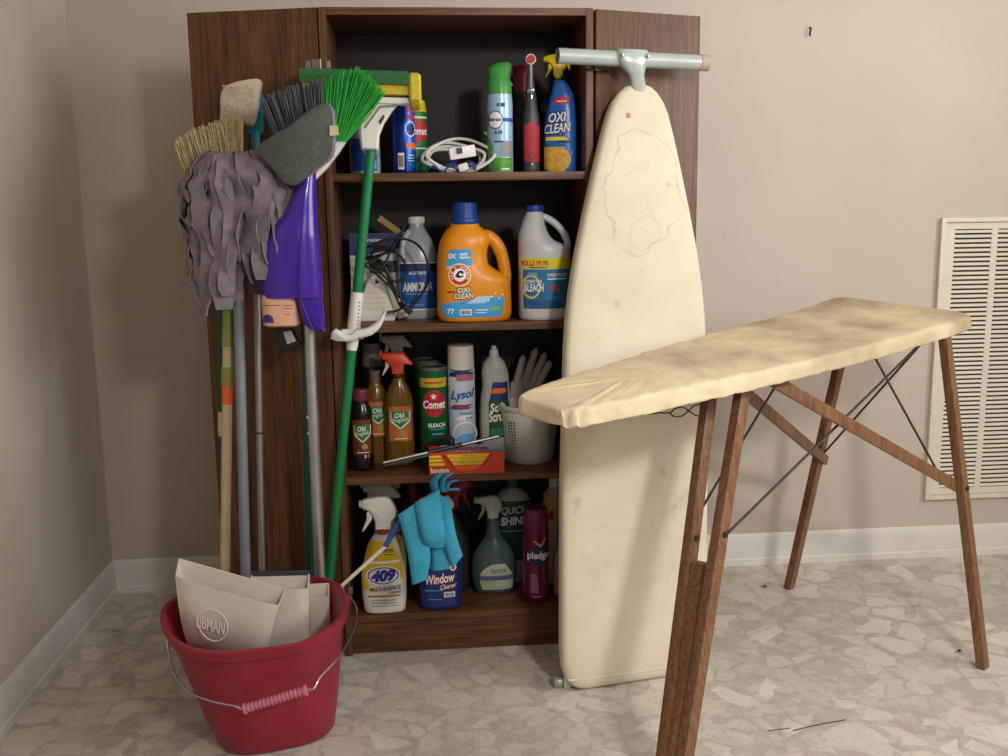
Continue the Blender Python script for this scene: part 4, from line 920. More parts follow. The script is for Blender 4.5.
t = product('spray_bottle', 'blue stain remover spray bottle with yellow trigger on the top shelf', 'spray bottle', 1.199, -.395, Z1, -12)
OB = mat('royal_blue_bottle', '#1f5fb4', .3, var=.15, vscale=60)
L = body(t, [(0, .034, .020, .002, 2.6), (.004, .0375, .022, .002, 2.6), (.05, .0385, .023, .002, 2.6), (.10, .0375, .0225, .003, 2.5), (.14, .033, .021, .005, 2.4), (.175, .025, .018, .006, 2.2), (.195, .017, .0155, .003, 2), (.205, .0135, .0135, 0, 2)], OB)
YS = mat('yellow_sprayer', '#e5c91c', .4); sprayer(t, .218, .00118, YS, YS, YS, -.002, 1, .018)
obj('sprayer_trigger_front', MB().prism([(.010, .250), (.018, .252), (.024, .238), (.026, .226), (.022, .227), (.017, .238)], .008, None, .0015), YS, t)
rows_patch(t, [(.150+.002*i, -.012+.0008*i, .020+.0004*i) for i in range(9)], L.surf, RED, .0007); rows_patch(t, [(.156, -.004, .018), (.158, -.004, .018)], L.surf, M_WINK, .0011)
for s_, zz, ww in (('OXI', .122, .040), ('CLEAN', .098, .060)):
    lettering(t, s_, -.003, zz, ww+.003, .026, L.surf, M_INK, .0010, .09, .15, 0, .08, 'lettering_outline'); lettering(t, s_, -.003, zz, ww, .021, L.surf, M_WINK, .0015, .03, .15, 0, .08)
rows_patch(t, [(.071+.002*i, -.030, .022-.002*i) for i in range(5)], L.surf, YEL, .0009); rows_patch(t, [(.066+.001*i, -.004, .026) for i in range(6)], L.surf, NAVY, .0012)
rows_patch(t, [(.002+.005*i, -.034, .012+.016*sin(pi*min(1, i/11))) for i in range(12)], L.surf, mat('sandy_print', '#d8a73d', .5, var=.2, vscale=90), .0007)
bits = random.Random(9)
for i in range(22): xx, zz = bits.uniform(.004, .032), bits.uniform(.035, .135); disc_patch(t, xx, zz, .0012, .0012, L.surf, ink('print_pale', '#a9d2ee'), .0008, 'speckle')

# ---- second shelf
t = product('cardboard_box', 'blue and white store-brand box behind the black cable', 'box', .772, -.300, Z2, 4)
obj('carton', MB().box(-.064, .064, -.026, .026, 0, .200, .0015), mat('white_carton', '#c9c6bd', .6), t); fs = lambda x, z: -.026
rows_patch(t, [(.165+.005*i, -.0635, .0635) for i in range(8)], fs, NAVY, .0006); rows_patch(t, [(.150+.003*i, -.0635, -.03+.016*i) for i in range(6)], fs, NAVY, .0006)
lettering(t, 'meijer', -.005, .184, .034, .011, fs, M_WINK, .001); rect_patch(t, -.0635, .0635, .0, .055, fs, ink('print_tan', '#a98d52'), .0006)
rect_patch(t, -.020, .052, .108, .136, fs, ink('print_charcoal', '#2a2b30'), .0009, 6, 2)

t = product('paint_stick', 'tan wooden stick lying across the top of the store-brand box', 'stick', .80, -.31, Z2+.205)
obj('stick_shaft', MB().bar((.785, -.315, Z2+.232), (.850, -.300, Z2+.185), .014, .010, (0, 0, 1), .002), mat('tan_wood', '#a07c3e', .6, var=.2), t, True); obj('stick_tip', MB().bar((.779, -.3165, Z2+.237), (.787, -.3145, Z2+.231), .016, .012, (0, 0, 1), .003), mat('grey_tip', '#8d7f6c', .7), t, True)

t = product('dust_brush_pan', 'small white plastic hand dustpan with hole on the second shelf', 'dustpan', .772, -.385, Z2)
pan = [(-.050, 0), (.040, 0), (.044, .012), (.032, .060), (.022, .092), (.014, .104), (.002, .109), (-.010, .104), (-.020, .090), (-.034, .050), (-.050, .014)]
tilt = lambda u, v, w: (u, .22*v+w-.006, v*.976+.002)
obj('pan_tray', MB().prism(pan, .006, tilt, .002), M_PAN, t); obj('pan_rim', MB().tube([tilt(u*.97, v*.98+.001, -.004) for u, v in pan], .003, 8, True), M_PAN, t)
for i in range(5): zz = .030+.012*i; hwid = .036-.0042*i; obj('pan_rib', MB().bar(tilt(-hwid, zz, -.004), tilt(hwid-.006, zz, -.004), .0025, .002, (0, 0, 1), 0), M_PAN, t)
obj('pan_lip', MB().bar(tilt(-.044, .012, -.007), tilt(.037, .012, -.007), .022, .008, (0, 0, 1), .003), M_WHITE, t); obj('hang_hole', MB().tube([tilt(.001, .090, -.0045), tilt(.001, .090, -.003)], .0042, 14), M_INK, t)
obj('side_flange', MB().prism([(.026, .082), (.034, .084), (.076, .020), (.072, .006), (.048, 0), (.043, .012)], .004, lambda u, v, w: (u, .18*v+.010+w, v*.97+.002), .0015), mat('ivory_flange', '#c9c0a4', .5), t)

t = product('power_cable', 'tangled black power cable with plug on the second shelf', 'cable', .84, -.41, Z2)
K = mat('black_cable', '#141416', .45); yk = -.425
def cab_path(pts, r=.0028): obj('cable_strand', MB().tube(smooth_path([(x, y, z) for x, y, z in pts], 7), r, 8), K, t, True)
def px(p, q): return (.777+(p-375)*.002115, .8863-(q-282)*.00212)   # shelf-plane sketch grid
for seq in ([(352, 255), (368, 248), (390, 240), (412, 243), (425, 255), (430, 275), (425, 295), (412, 312), (404, 315)], [(360, 262), (375, 258), (395, 255), (405, 268), (403, 282), (392, 285), (384, 270)], [(352, 262), (368, 272), (382, 280), (392, 298), (398, 312), (402, 316)], [(356, 270), (372, 262), (388, 252), (400, 236), (408, 224)], [(355, 262), (372, 276), (388, 292), (400, 306), (398, 316), (384, 319)], [(362, 250), (380, 246), (388, 256), (378, 272), (366, 266), (372, 254), (386, 250)]):
    cab_path([(px(a, b)[0], yk+.010*sin(i*1.7+a), max(Z2+.004, px(a, b)[1])) for i, (a, b) in enumerate(seq)])
for a, b, c, d in (((352, 256), (390, 270), .009, 0), ((372, 250), (395, 254), .007, 0), ((378, 262), (396, 304), .008, 0)):
    cab_path([(px(*a)[0], yk+.004, px(*a)[1]), ((px(*a)[0]+px(*b)[0])/2, yk+.012, (px(*a)[1]+px(*b)[1])/2+.004), (px(*b)[0], yk+.004, px(*b)[1])], .0042)
obj('cable_plug', MB().bar((.835, yk-.005, .822), (.851, yk-.005, .806), .016, .014, (0, 1, 0), .003), K, t, True)
obj('cable_plug_tail', MB().tube([(.835, yk-.005, .822), (.828, yk, .832)], [.006, .0035], 10), K, t, True)

t = product('ammonia_jug', 'clear ammonia jug with blue label and white cap on the second shelf', 'jug', .868, -.322, Z2, 4)
CL = mat('cloudy_clear_plastic', '#bcc2c6', .22, trans=.22, var=.03)
L = body(t, [(0, .045, .038, 0, 3), (.005, .0485, .041, 0, 3), (.05, .049, .042, 0, 3), (.125, .049, .042, 0, 3), (.14, .048, .041, 0, 2.8), (.165, .043, .037, 0, 2.4), (.190, .032, .028, 0, 2.1), (.208, .021, .020, 0, 2), (.215, .0175, .0175, 0, 2), (.226, .017, .017, 0, 2)], CL)
obj('jug_handle', MB().tube(smooth_path([(-.018, -.024, .205), (-.030, -.034, .188), (-.037, -.040, .165), (-.036, -.042, .140)], 6), .0075, 12), CL, t); cap(t, .0185, .222, .238, M_WHITE, ribs=24)
rect_patch(t, -.047, .047, .024, .130, L.surf, mat('ammonia_blue_print', '#2059ae', .35, var=.25, vscale=25), .0007, 16, 8); rect_patch(t, -.047, .047, .112, .130, L.surf, NAVY, .0010, 16, 2); rect_patch(t, -.047, .047, .130, .133, L.surf, M_WINK, .0010, 16, 1); rect_patch(t, -.047, .047, .021, .024, L.surf, M_WINK, .0010, 16, 1)
lettering(t, "AUSTIN'S", -.004, .108, .040, .008, L.surf, M_WINK, .0014, .04); lettering(t, 'AMMONIA', -.004, .076, .070, .022, L.surf, M_WINK, .0012, .05, .1, 0, .04); rect_patch(t, -.034, .020, .058, .061, L.surf, LBL, .0012, 8, 1, 'fine_print'); rect_patch(t, -.030, .010, .032, .035, L.surf, LBL, .0012, 8, 1, 'fine_print')

t = product('detergent_jug', 'large orange laundry detergent jug with blue cap on the second shelf', 'jug', .996, -.420, Z2, 0)
OR = mat('orange_hdpe', '#e08e12', .35, var=.04, sss=.05)
L = body(t, [(0, .074, .042, 0, 3), (.004, .081, .048, 0, 3), (.02, .0855, .051, 0, 3), (.075, .0845, .051, 0, 3), (.098, .0830, .050, -.001, 3), (.112, .0705, .048, -.013, 2.8), (.130, .0585, .046, -.025, 2.7), (.160, .0560, .045, -.024, 2.6), (.180, .0570, .044, -.019, 2.5), (.196, .0530, .040, -.016, 2.4), (.208, .0430, .034, -.018, 2.2), (.215, .034, .030, -.0185, 2), (.228, .031, .028, -.0185, 2)], OR)
obj('jug_handle', MB().tube(smooth_path([(.012, 0, .192), (.034, 0, .190), (.052, 0, .176), (.064, 0, .152), (.0705, 0, .122), (.072, 0, .100), (.070, 0, .080)], 6), [.016]*8+[.0150]*10+[.0140]*10+[.0145]*9, 16), OR, t)
cap(t, .0295, .222, .268, M_BLUECAP, ribs=40, x=-.0185, r1=.0265); obj('cap_skirt', MB().lathe([(.031, .220), (.0325, .222), (.0325, .231), (.030, .234), (.0, .234)], (-.0185, 0), 32), M_BLUECAP, t)
SB = mat('detergent_blue_print', '#3d9ad6', .4, var=.1)
rows_patch(t, [(.128, -.0625, -.005), (.135, -.062, -.005), (.150, -.058, -.0055), (.160, -.056, -.007), (.165, -.053, -.010)], L.surf, SB, .0008, 12); rows_patch(t, [(.122, -.0635, -.02), (.128, -.0625, -.005)], L.surf, ink('print_pale', '#a9d2ee'), .0008)
rows_patch(t, [(.012, -.071, .055), (.020, -.073, .060), (.034, -.075, .064), (.044, -.075, .066)]+[(.044+.002*i, -.075+.018*i, .066) for i in range(1, 8)], L.surf, SB, .0008, 14); rows_patch(t, [(.044+.004*i, -.02+.007*i, .022+.004*i) for i in range(5)], L.surf, ink('print_pale', '#a9d2ee'), .0010, 6)
for i in range(5):
    xx, zz = .03+.008*i, .05+.004*((i*7) % 5); disc_patch(t, xx, zz, .002, .002, L.surf, M_WINK, .0012, 'bubble')
lettering(t, '3X', -.050, .150, .018, .011, L.surf, M_WINK, .0012, .06); lettering(t, 'stain', -.024, .1545, .018, .0065, L.surf, M_WINK, .0012, .06); lettering(t, 'fighters', -.021, .1465, .025, .0065, L.surf, M_WINK, .0012, .06)
disc_patch(t, -.034, .108, .026, .026, L.surf, ink('print_pale_yellow', '#f2d98a'), .0010); disc_patch(t, -.034, .108, .0225, .0225, L.surf, RED, .0012); disc_patch(t, -.034, .108, .0145, .0145, L.surf, M_WINK, .0014)
for i, ch in enumerate('ARM & HAMMER'):
    if ch == ' ': continue
    a = radians(205-i*21); lettering(t, ch, -.034+.0183*cos(a), .108+.0183*sin(a), .0048, .0052, L.surf, M_WINK, .0016, .03, 0, math.degrees(a)-90)
obj('emblem_arm', MB().add([(x, L.surf(x, z)-.0018, z) for x, z in ((-.044, .104), (-.036, .101), (-.026, .104), (-.025, .107), (-.034, .106), (-.036, .110), (-.030, .115), (-.033, .1185), (-.041, .112))], [tuple(range(9))]), M_INK, t)
obj('emblem_hammer', MB().add([(x, L.surf(x, z)-.0018, z) for x, z in ((-.028, .109), (-.024, .113), (-.029, .1185), (-.033, .115))], [(0, 1, 2, 3)]), M_INK, t)
for s_, zz, ww in (('OXI', .074, .028), ('CLEAN', .061, .044)):
    lettering(t, s_, -.026, zz, ww+.003, .0155, L.surf, M_INK, .0013, .10, .1, 0, .06, 'lettering_outline'); lettering(t, s_, -.026, zz, ww, .012, L.surf, M_WINK, .0018, .03, .1, 0, .06)
lettering(t, 'plus', -.054, .070, .016, .006, L.surf, M_INK, .0012, .04); lettering(t, '77', -.056, .026, .016, .012, L.surf, M_WINK, .0012, .03); barcode(t, -.022, .024, .026, .013, L.surf, .0012)
rows_patch(t, [(.028+.002*i, .034, .056) for i in range(5)], L.surf, ink('print_lime', '#7fb53a'), .0012, 5); rect_patch(t, .0, .030, .028, .030, L.surf, M_WINK, .0012, 6, 1, 'fine_print'); rect_patch(t, .0, .024, .022, .0235, L.surf, M_WINK, .0012, 6, 1, 'fine_print')

t = product('bleach_jug', 'grey-white bleach jug with blue cap and label on the second shelf', 'jug', 1.160, -.418, Z2, 0)
BW = mat('grey_white_hdpe', '#c6c7ca', .35, var=.03)
L = body(t, [(0, .056, .045, 0, 2.3), (.004, .060, .050, 0, 2.3), (.06, .0605, .051, 0, 2.3), (.145, .0605, .051, 0, 2.3), (.165, .060, .050, -.0005, 2.3), (.178, .044, .046, -.0165, 2.2), (.190, .0365, .042, -.0235, 2.1), (.205, .031, .037, -.0255, 2), (.225, .0250, .029, -.0255, 2), (.240, .0205, .022, -.0225, 2), (.247, .019, .019, -.022, 2)], BW)
obj('jug_handle', MB().tube(smooth_path([(-.016, 0, .236), (.006, 0, .231), (.028, 0, .216), (.045, 0, .196), (.0535, 0, .174), (.052, 0, .150)], 6), .0082, 14), BW, t); cap(t, .0195, .243, .260, M_BLUECAP, ribs=30, x=-.022)
rect_patch(t, -.0595, .0595, .117, .142, L.surf, mat('bleach_yellow_print', '#d9cf2c', .4), .0008, 16, 4); lettering(t, 'KILLS 99.9%', -.026, .131, .058, .012, L.surf, RED, .0012, .05); rect_patch(t, -.040, .0, .120, .1225, L.surf, BLU, .0011, 8, 1, 'fine_print')
rect_patch(t, -.0595, .0595, .028, .117, L.surf, mat('bleach_blue_print', '#2471a8', .35, var=.15, vscale=20), .0008, 16, 8); rows_patch(t, [(.028+.004*i, -.0595, .058-.006*i*i*.3) for i in range(6)], L.surf, ink('print_deep_blue', '#1d568a'), .0010)
ring_patch(t, -.036, .078, .020, .027, .16, L.surf, YEL, .0011); lettering(t, 'DISINFECTING', -.032, .090, .038, .0075, L.surf, M_WINK, .0014, .03); lettering(t, 'BLEACH', -.030, .076, .042, .018, L.surf, M_WINK, .0014, .04); rect_patch(t, -.044, -.022, .103, .110, L.surf, ink('print_grey_blue', '#7c93a8'), .0012, 5, 2)
lettering(t, 'CONCENTRATED', .022, .104, .046, .007, L.surf, M_WINK, .0012, .02); rect_patch(t, .0, .044, .094, .0965, L.surf, M_WINK, .0012, 8, 1, 'fine_print'); disc_patch(t, .016, .074, .013, .010, L.surf, ink('print_dim_red', '#8d5661'), .0012)

# ---- third shelf
OE_LBL = mat('amber_label_print', '#b3672c', .45, var=.35, vscale=45); OE_DK = mat('dark_amber_label_print', '#6e2f1f', .45, var=.3, vscale=45)
def old_english(t, L, x, z, w_, dark=False):
    lab = OE_DK if dark else OE_LBL
    rect_patch(t, x-w_/2, x+w_/2, z-.048, z+.036, L.surf, lab, .0007, 12, 8)
    rows_patch(t, [(z-.0175+.0045*i, x-w_*.42*min(1, (i+.4)/4), x+w_*.42*min(1, (i+.4)/4)) for i in range(10)], L.surf, M_WINK, .0010, 8, 'shield_edge')
    rows_patch(t, [(z-.0145+.0043*i, x-w_*.385*min(1, (i+.3)/4), x+w_*.385*min(1, (i+.3)/4)) for i in range(10)], L.surf, GRN, .0013, 8, 'shield')
    lettering(t, 'Old', x-.002, z+.0150, w_*.42, .0120, L.surf, M_WINK, .0017, .03, 0, 0, .1); lettering(t, 'English', x, z+.0025, w_*.68, .0120, L.surf, M_WINK, .0017, .0, 0, 0, .1)
    disc_patch(t, x+w_*.1, z-.028, w_*.16, .007, L.surf, ink('print_tan', '#a98d52'), .0011, 'table_picture'); rect_patch(t, x-w_*.3, x+w_*.3, z-.043, z-.041, L.surf, CREAM, .0011, 6, 1, 'fine_print')
t = product('furniture_polish_bottle', 'short dark wood polish bottle with red-brown cap, front left of third shelf', 'bottle', .726, -.396, Z3)
L = body(t, [(0, .024, .022, 0, 2.3), (.004, .0275, .0255, 0, 2.3), (.035, .0275, .0255, 0, 2.3), (.036, .0262, .0245, 0, 2.3), (.120, .0262, .0245, 0, 2.3), (.138, .0255, .024), (.155, .020, .019), (.163, .0165, .0165), (.170, .0165, .0165)], mat('dark_brown_liquid_bottle', '#17100d', .2, var=.1))
old_english(t, L, .003, .088, .046, True); cap(t, .0185, .166, .193, mat('oxblood_cap', '#6d2a2a', .5), ribs=24)

AMB = mat('amber_liquid_plastic', '#7d5c1e', .15, trans=.35, var=.15, vscale=12)
t = product('furniture_polish_bottle', 'amber wood polish bottle between the dark polish and the orange trigger sprayer', 'bottle', .758, -.335, Z3)
L = body(t, [(0, .026, .022, 0, 2.4), (.004, .029, .0245, 0, 2.4), (.14, .029, .0245, 0, 2.4), (.165, .027, .023), (.185, .020, .018), (.197, .0135, .0135), (.205, .013, .013)], AMB)
old_english(t, L, .006, .118, .050); cap(t, .0135, .202, .226, mat('tan_cap', '#6e5c4c', .5))

t = product('capped_bottle', 'dark bottle with grey cap at the back left corner of third shelf', 'bottle', .748, -.272, Z3)
L = body(t, [(0, .026, .026), (.003, .0275, .0275), (.19, .0275, .0275), (.205, .024, .024), (.235, .023, .023)], mat('midnight_plastic', '#161a30', .4)); cap(t, .024, .228, .285, mat('warm_grey_cap', '#6b625c', .5), r1=.0225)

t = product('spray_bottle', 'amber wood cleaner bottle with orange-red trigger head on third shelf', 'spray bottle', .814, -.362, Z3)
L = body(t, [(0, .031, .021, 0, 2.5), (.004, .034, .0235, 0, 2.5), (.05, .0355, .024, 0, 2.5), (.11, .034, .0235, 0, 2.4), (.145, .035, .0235, 0, 2.3), (.170, .031, .022), (.192, .022, .019), (.205, .015, .015), (.212, .0135, .0135)], AMB)
old_english(t, L, .003, .110, .054); CORAL = mat('coral_sprayer', '#c9432f', .4); sprayer(t, .226, .00150, CORAL, mat('pale_trigger', '#cfc3b4', .5), mat('brown_collar', '#5c2f24', .5), 0, 1, .03, HEAD_FLAT)

t = product('spray_bottle', 'spray bottle with grey-white trigger head behind the orange-red sprayer', 'spray bottle', .812, -.275, Z3)
L = body(t, [(0, .030, .022, 0, 2.4), (.004, .034, .024, 0, 2.4), (.15, .034, .024, 0, 2.4), (.18, .026, .021), (.21, .015, .015), (.24, .0135, .0135)], mat('dim_green_bottle', '#3d4a30', .35)); sprayer(t, .255, .00155, mat('grey_sprayer', '#b9b3aa', .45), MATS['grey_sprayer'], MATS['grey_sprayer'], 0, 1, .03, HEAD_FLAT)

def comet(x, y, label, h, back=False):
    t = product('cleanser_can', label, 'can', x, y, Z3)
    L = body(t, [(0, .0335, .0335), (.002, .0345, .0345), (h-.004, .0345, .0345), (h-.002, .0352, .0352), (h, .0345, .0345)], mat('comet_green_can', '#14602f', .35, .1), 'can', False)
    obj('metal_rim', MB().lathe([(.0345, h-.006), (.0358, h-.004), (.0358, h+.002), (.034, h+.003), (.032, h-.001), (0, h-.001)], seg=32), mat('tin_rim', '#7d8078', .35, .7), t)
    if back: return
    rect_patch(t, -.034, .034, h-.044, h-.022, L.surf, mat('gold_band_print', '#c8ab2b', .4), .0007, 16, 2, 'gold_band'); rect_patch(t, -.022, .022, h-.035, h-.031, L.surf, RED, .0012, 10, 1, 'fine_print')
    zc = h-.083; disc_patch(t, .001, zc, .0265, .0325, L.surf, ink('comet_red', '#b3202c'), .0008)
    star = []
    for i in range(10): a = pi/2+i*pi/5; r = .0085 if i % 2 == 0 else .0035; star.append((.0+r*cos(a), zc+.017+r*sin(a)))
    obj('star', MB().add([(x_, L.surf(x_, z_)-.0012, z_) for x_, z_ in star], [tuple(range(10))]), M_WINK, t)
    obj('star_tail', MB().add([(x_, L.surf(x_, z_)-.0012, z_) for x_, z_ in ((.003, zc+.016), (.020, zc+.027), (.006, zc+.0195))], [(0, 1, 2)]), M_WINK, t)
    lettering(t, 'Comet', .001, zc-.002, .052, .020, L.surf, M_WINK, .0013, .05, .1); lettering(t, 'BLEACH', .006, zc-.052, .040, .010, L.surf, M_WINK, .0011, .05)
    rect_patch(t, -.010, .026, zc-.063, zc-.061, L.surf, LBL, .0010, 6, 1, 'fine_print'); rect_patch(t, -.006, .022, zc-.075, zc-.072, L.surf, LBL, .0010, 6, 1, 'fine_print')
comet(.897, -.365, 'green cleanser can with red disc and white star on third shelf', .236); comet(.885, -.285, 'plain rimmed can almost hidden behind the green cleanser can', .240, True)

t = product('disinfectant_can', 'white-capped light blue disinfectant aerosol can on third shelf', 'spray can', .964, -.372, Z3)
L = body(t, [(0, .030, .030), (.003, .0325, .0325), (.228, .0325, .0325), (.236, .030, .030)], mat('lysol_white_can', '#c4d6e6', .3, .1), 'can', False); cap(t, .0318, .232, .288, mat('ivory_cap', '#cfcac0', .45), r1=.0305)
obj('cap_top_ring', MB().lathe([(.029, .287), (.029, .2895), (.026, .2895), (.026, .287)], seg=28), MATS['warm_grey_cap'], t)
rect_patch(t, -.032, .032, .216, .232, L.surf, NAVY, .0007, 14, 2, 'navy_band'); rect_patch(t, -.012, .028, .206, .222, L.surf, ink('print_dusty_pink', '#b5647a'), .0010, 8, 2); rect_patch(t, -.032, .032, .003, .055, L.surf, LBL, .0007, 14, 4)
rows_patch(t, [(.055+.004*i, -.032+.006*i*.9, .032) for i in range(7)], L.surf, LBL, .0007, 10); rows_patch(t, [(.112+.003*i, -.020+.004*i, .006+.005*i) for i in range(6)], L.surf, M_WINK, .0009, 8)
lettering(t, 'Lysol', .002, .171, .056, .028, L.surf, BLU, .0012, .05, .25, 0, .12); rows_patch(t, [(.142+.0025*i, -.026+.002*i, .014+.004*i) for i in range(4)], L.surf, ink('print_crimson', '#a3294a'), .0012, 10); rows_patch(t, [(.138+.001*i, -.028, .012+.004*i) for i in range(5)], L.surf, BLU, .0010, 10)
lettering(t, 'Disinfectant', .010, .128, .032, .0075, L.surf, BLU, .0012, .03, .1); lettering(t, 'Spray', .016, .117, .018, .007, L.surf, BLU, .0012, .03, .1); ring_patch(t, .006, .075, .030, .034, .12, L.surf, M_WINK, .0010, 'swirl')

t = product('cream_cleanser_bottle', 'off-white cream cleanser bottle with green label on third shelf', 'bottle', 1.045, -.345, Z3, 4)
L = body(t, [(0, .033, .022, 0, 2.6), (.004, .0375, .025, 0, 2.6), (.09, .0385, .026, 0, 2.6), (.155, .0365, .025, .001, 2.5), (.19, .033, .023, .003, 2.4), (.215, .033, .022, .001, 2.3), (.240, .026, .020, .0, 2.1), (.253, .016, .015, .0, 2)], mat('aged_white_hdpe', '#a8a69c', .45, var=.04)); cap(t, .0125, .252, .272, mat('white_flip_cap', '#b7b4ab', .45), r1=.0105); cap(t, .006, .271, .281, MATS['white_flip_cap'], 'spout')
rows_patch(t, [(.150+.005*i, -.016+.001*i, .030) for i in range(10)], L.surf, NAVY, .0008); rows_patch(t, [(.168, -.012, .022), (.174, -.010, .026), (.180, -.006, .024)], L.surf, ORG_, .0011); rect_patch(t, -.018, .032, .060, .150, L.surf, mat('deep_green_print', '#1f4a2b', .45, var=.2), .0008, 10, 6)
lettering(t, 'Soft', .004, .134, .038, .022, L.surf, CREAM, .0012, .05, .1, 0, .1); lettering(t, 'Scrub', .004, .112, .044, .024, L.surf, CREAM, .0012, .05, .1, 0, .1)
rect_patch(t, -.014, .026, .062, .082, L.surf, GRN, .0011, 8, 2)

t = product('plastic_basket', 'round white perforated plastic basket at right end of third shelf', 'basket', 1.128, -.362, Z3)
WB = mat('basket_white_plastic', '#c5c3be', .5, var=.03)
mb = MB().lathe([(.050, 0), (.056, .002), (.058, .006), (.0705, .128), (.0745, .131), (.0770, .138), (.0765, .1425), (.073, .1425), (.0705, .138), (.0675, .130), (.056, .008), (0, .006)], seg=44); obj('basket_body', mb, WB, t)
hole = None
for side in (-1, 1):
    for c in range(3 if side < 0 else 2):
        for r in range(12):
            a = radians(270+side*(39+c*7)); z = .024+r*.0072; rad = .0565+(.0705-.0565)*(z-.006)/.122+.0004
            q = MB(); n = Vector((cos(a), sin(a), 0)); s_ = Vector((-sin(a), cos(a), 0)); p = n*rad+Vector((0, 0, z))
            if hole is None:
                hole = obj('perforation', MB().box(-.0022, .0022, -.0004, .0004, -.0021, .0021), M_INK, t); o = hole
            else: o = hole.copy(); COL.objects.link(o); o.parent = t
            o.matrix_local = Matrix.Translation(p) @ Matrix.Rotation(a+pi/2, 4, 'Z')
obj('handle_notch', MB().bar((0, -.0768, .131), (0, -.0774, .140), .004, .001), mat('basket_shade', '#9a988f', .6), t)
t = product('scrub_rag', 'dark scouring rag lying inside the white basket', 'rag', 1.128, -.362, Z3+.10)
mb = MB(); v = []; f = []
for i in range(13):
    for j in range(13):
        r = .06*i/12; a = 2*pi*j/12; v.append((r*cos(a), r*sin(a)*.9, .012*sin(i*1.1+j*2)*(i/12)+.020*(1-i/12)))
for i in range(12):
    for j in range(12): q = i*13+j; f.append((q, q+1, q+14, q+13))
obj('rag_cloth', MB().add(v, f), mat('dark_rag', '#4c463e', .95, bump=.8), t)
t = product('work_glove', 'pale rubber glove standing with fingers up behind the white basket', 'glove', 1.118, -.285, Z3)
GL = mat('pale_rubber', '#b9aea6', .6, var=.12)
obj('palm', Loft([(0, .030, .012, -.01, 2.4), (.06, .034, .013, -.008, 2.4), (.13, .036, .014, 0, 2.4), (.18, .034, .012, .006, 2.4), (.19, .02, .006, .008, 2)]).mesh(28), GL, t)
for i, (x_, L_n, lean) in enumerate(((-.016, .085, .25), (.004, .105, .32), (.022, .095, .42), (.036, .075, .55))):
    p = Vector((x_, 0, .165)); d = Vector((lean, -.1, 1)).normalized(); obj('finger', MB().tube([p, p+d*L_n*.5, p+d*L_n*.9, p+d*L_n], [.011, .0105, .009, .004], 12), GL, t)
obj('thumb', MB().tube([(-.030, -.004, .09), (-.046, -.01, .13), (-.050, -.014, .16)], [.012, .010, .005], 12), GL, t)

t = product('dryer_sheet_box', 'orange dryer sheet box with yellow stripes lying on third shelf', 'box', .969, -.440, Z3, 0)
BX = mat('orange_red_carton', '#d8431f', .45, var=.04); obj('carton', MB().hexa([(-.087, -.034, 0), (.087, -.034, 0), (.087, .030, 0), (-.087, .030, 0), (-.087, -.034, .052), (.087, -.034, .052), (.087, .030, .054), (-.087, .030, .054)], .001), BX, t)
fs = lambda x, z: -.034
rows_patch(t, [(.0505, -.086, .086), (.049, -.086, .086)], fs, BX, .0004)
for i in range(3): rows_patch(t, [(.022+.009*i, -.086, -.050-.004*i), (.028+.009*i, -.086, -.052-.004*i)], fs, YEL, .0006, 3, 'stripe'); rows_patch(t, [(.022+.009*i, -.030-.006*i, .034+.007*i), (.0295+.009*i, -.034-.006*i, .040+.007*i)], fs, YEL, .0006, 4, 'stripe')
for i in range(3): rect_patch(t, -.020+.004*i, .024-.002*i, .026+.0085*i, .0272+.0085*i, fs, RED, .0009, 3, 1, 'fine_print')
rows_patch(t, [(.006+.0028*i, -.026*sin(pi/2*min(1, (i+.5)/5)), .030*sin(pi/2*min(1, (i+.5)/5))) for i in range(6)], fs, ink('print_bright_orange', '#f06a2a'), .0007, 6, 'tear_tab')
for s_ in (-1, 1):
    x_ = .003+s_*.05; obj('perforated_slit', MB().add([(x_-s_*.016-.0012, -.0346, .018), (x_-s_*.016+.0012, -.0346, .018), (x_+s_*.008+.0012, -.0346, .048), (x_+s_*.008-.0012, -.0346, .048)], [(0, 1, 2, 3)]), M_INK, t)
lettering(t, 'bounce', -.062, .011, .042, .012, fs, M_WINK, .0010, .06)
tp = MB(); vtx, fc, w0, h0 = text2d('bounce', .06); tp.add([(a*.115/w0-.004, b*.042/h0-.004, (.0536 + .0006)) for a, b in vtx], fc); obj('lid_lettering', tp, RED, t)
obj('lid_print', MB().add([(-.045, -.032, .0526), (.085, -.032, .0526), (.085, .028, .0544), (-.06, .028, .0544)], [(0, 1, 2, 3)]), mat('silver_blue_print', '#aebdca', .4, var=.15), t)
obj('lid_wave', MB().add([(.005, -.033, .0530), (.085, -.033, .0530), (.085, -.012, .0536), (.02, -.016, .0535)], [(0, 1, 2, 3)]), LBL, t)

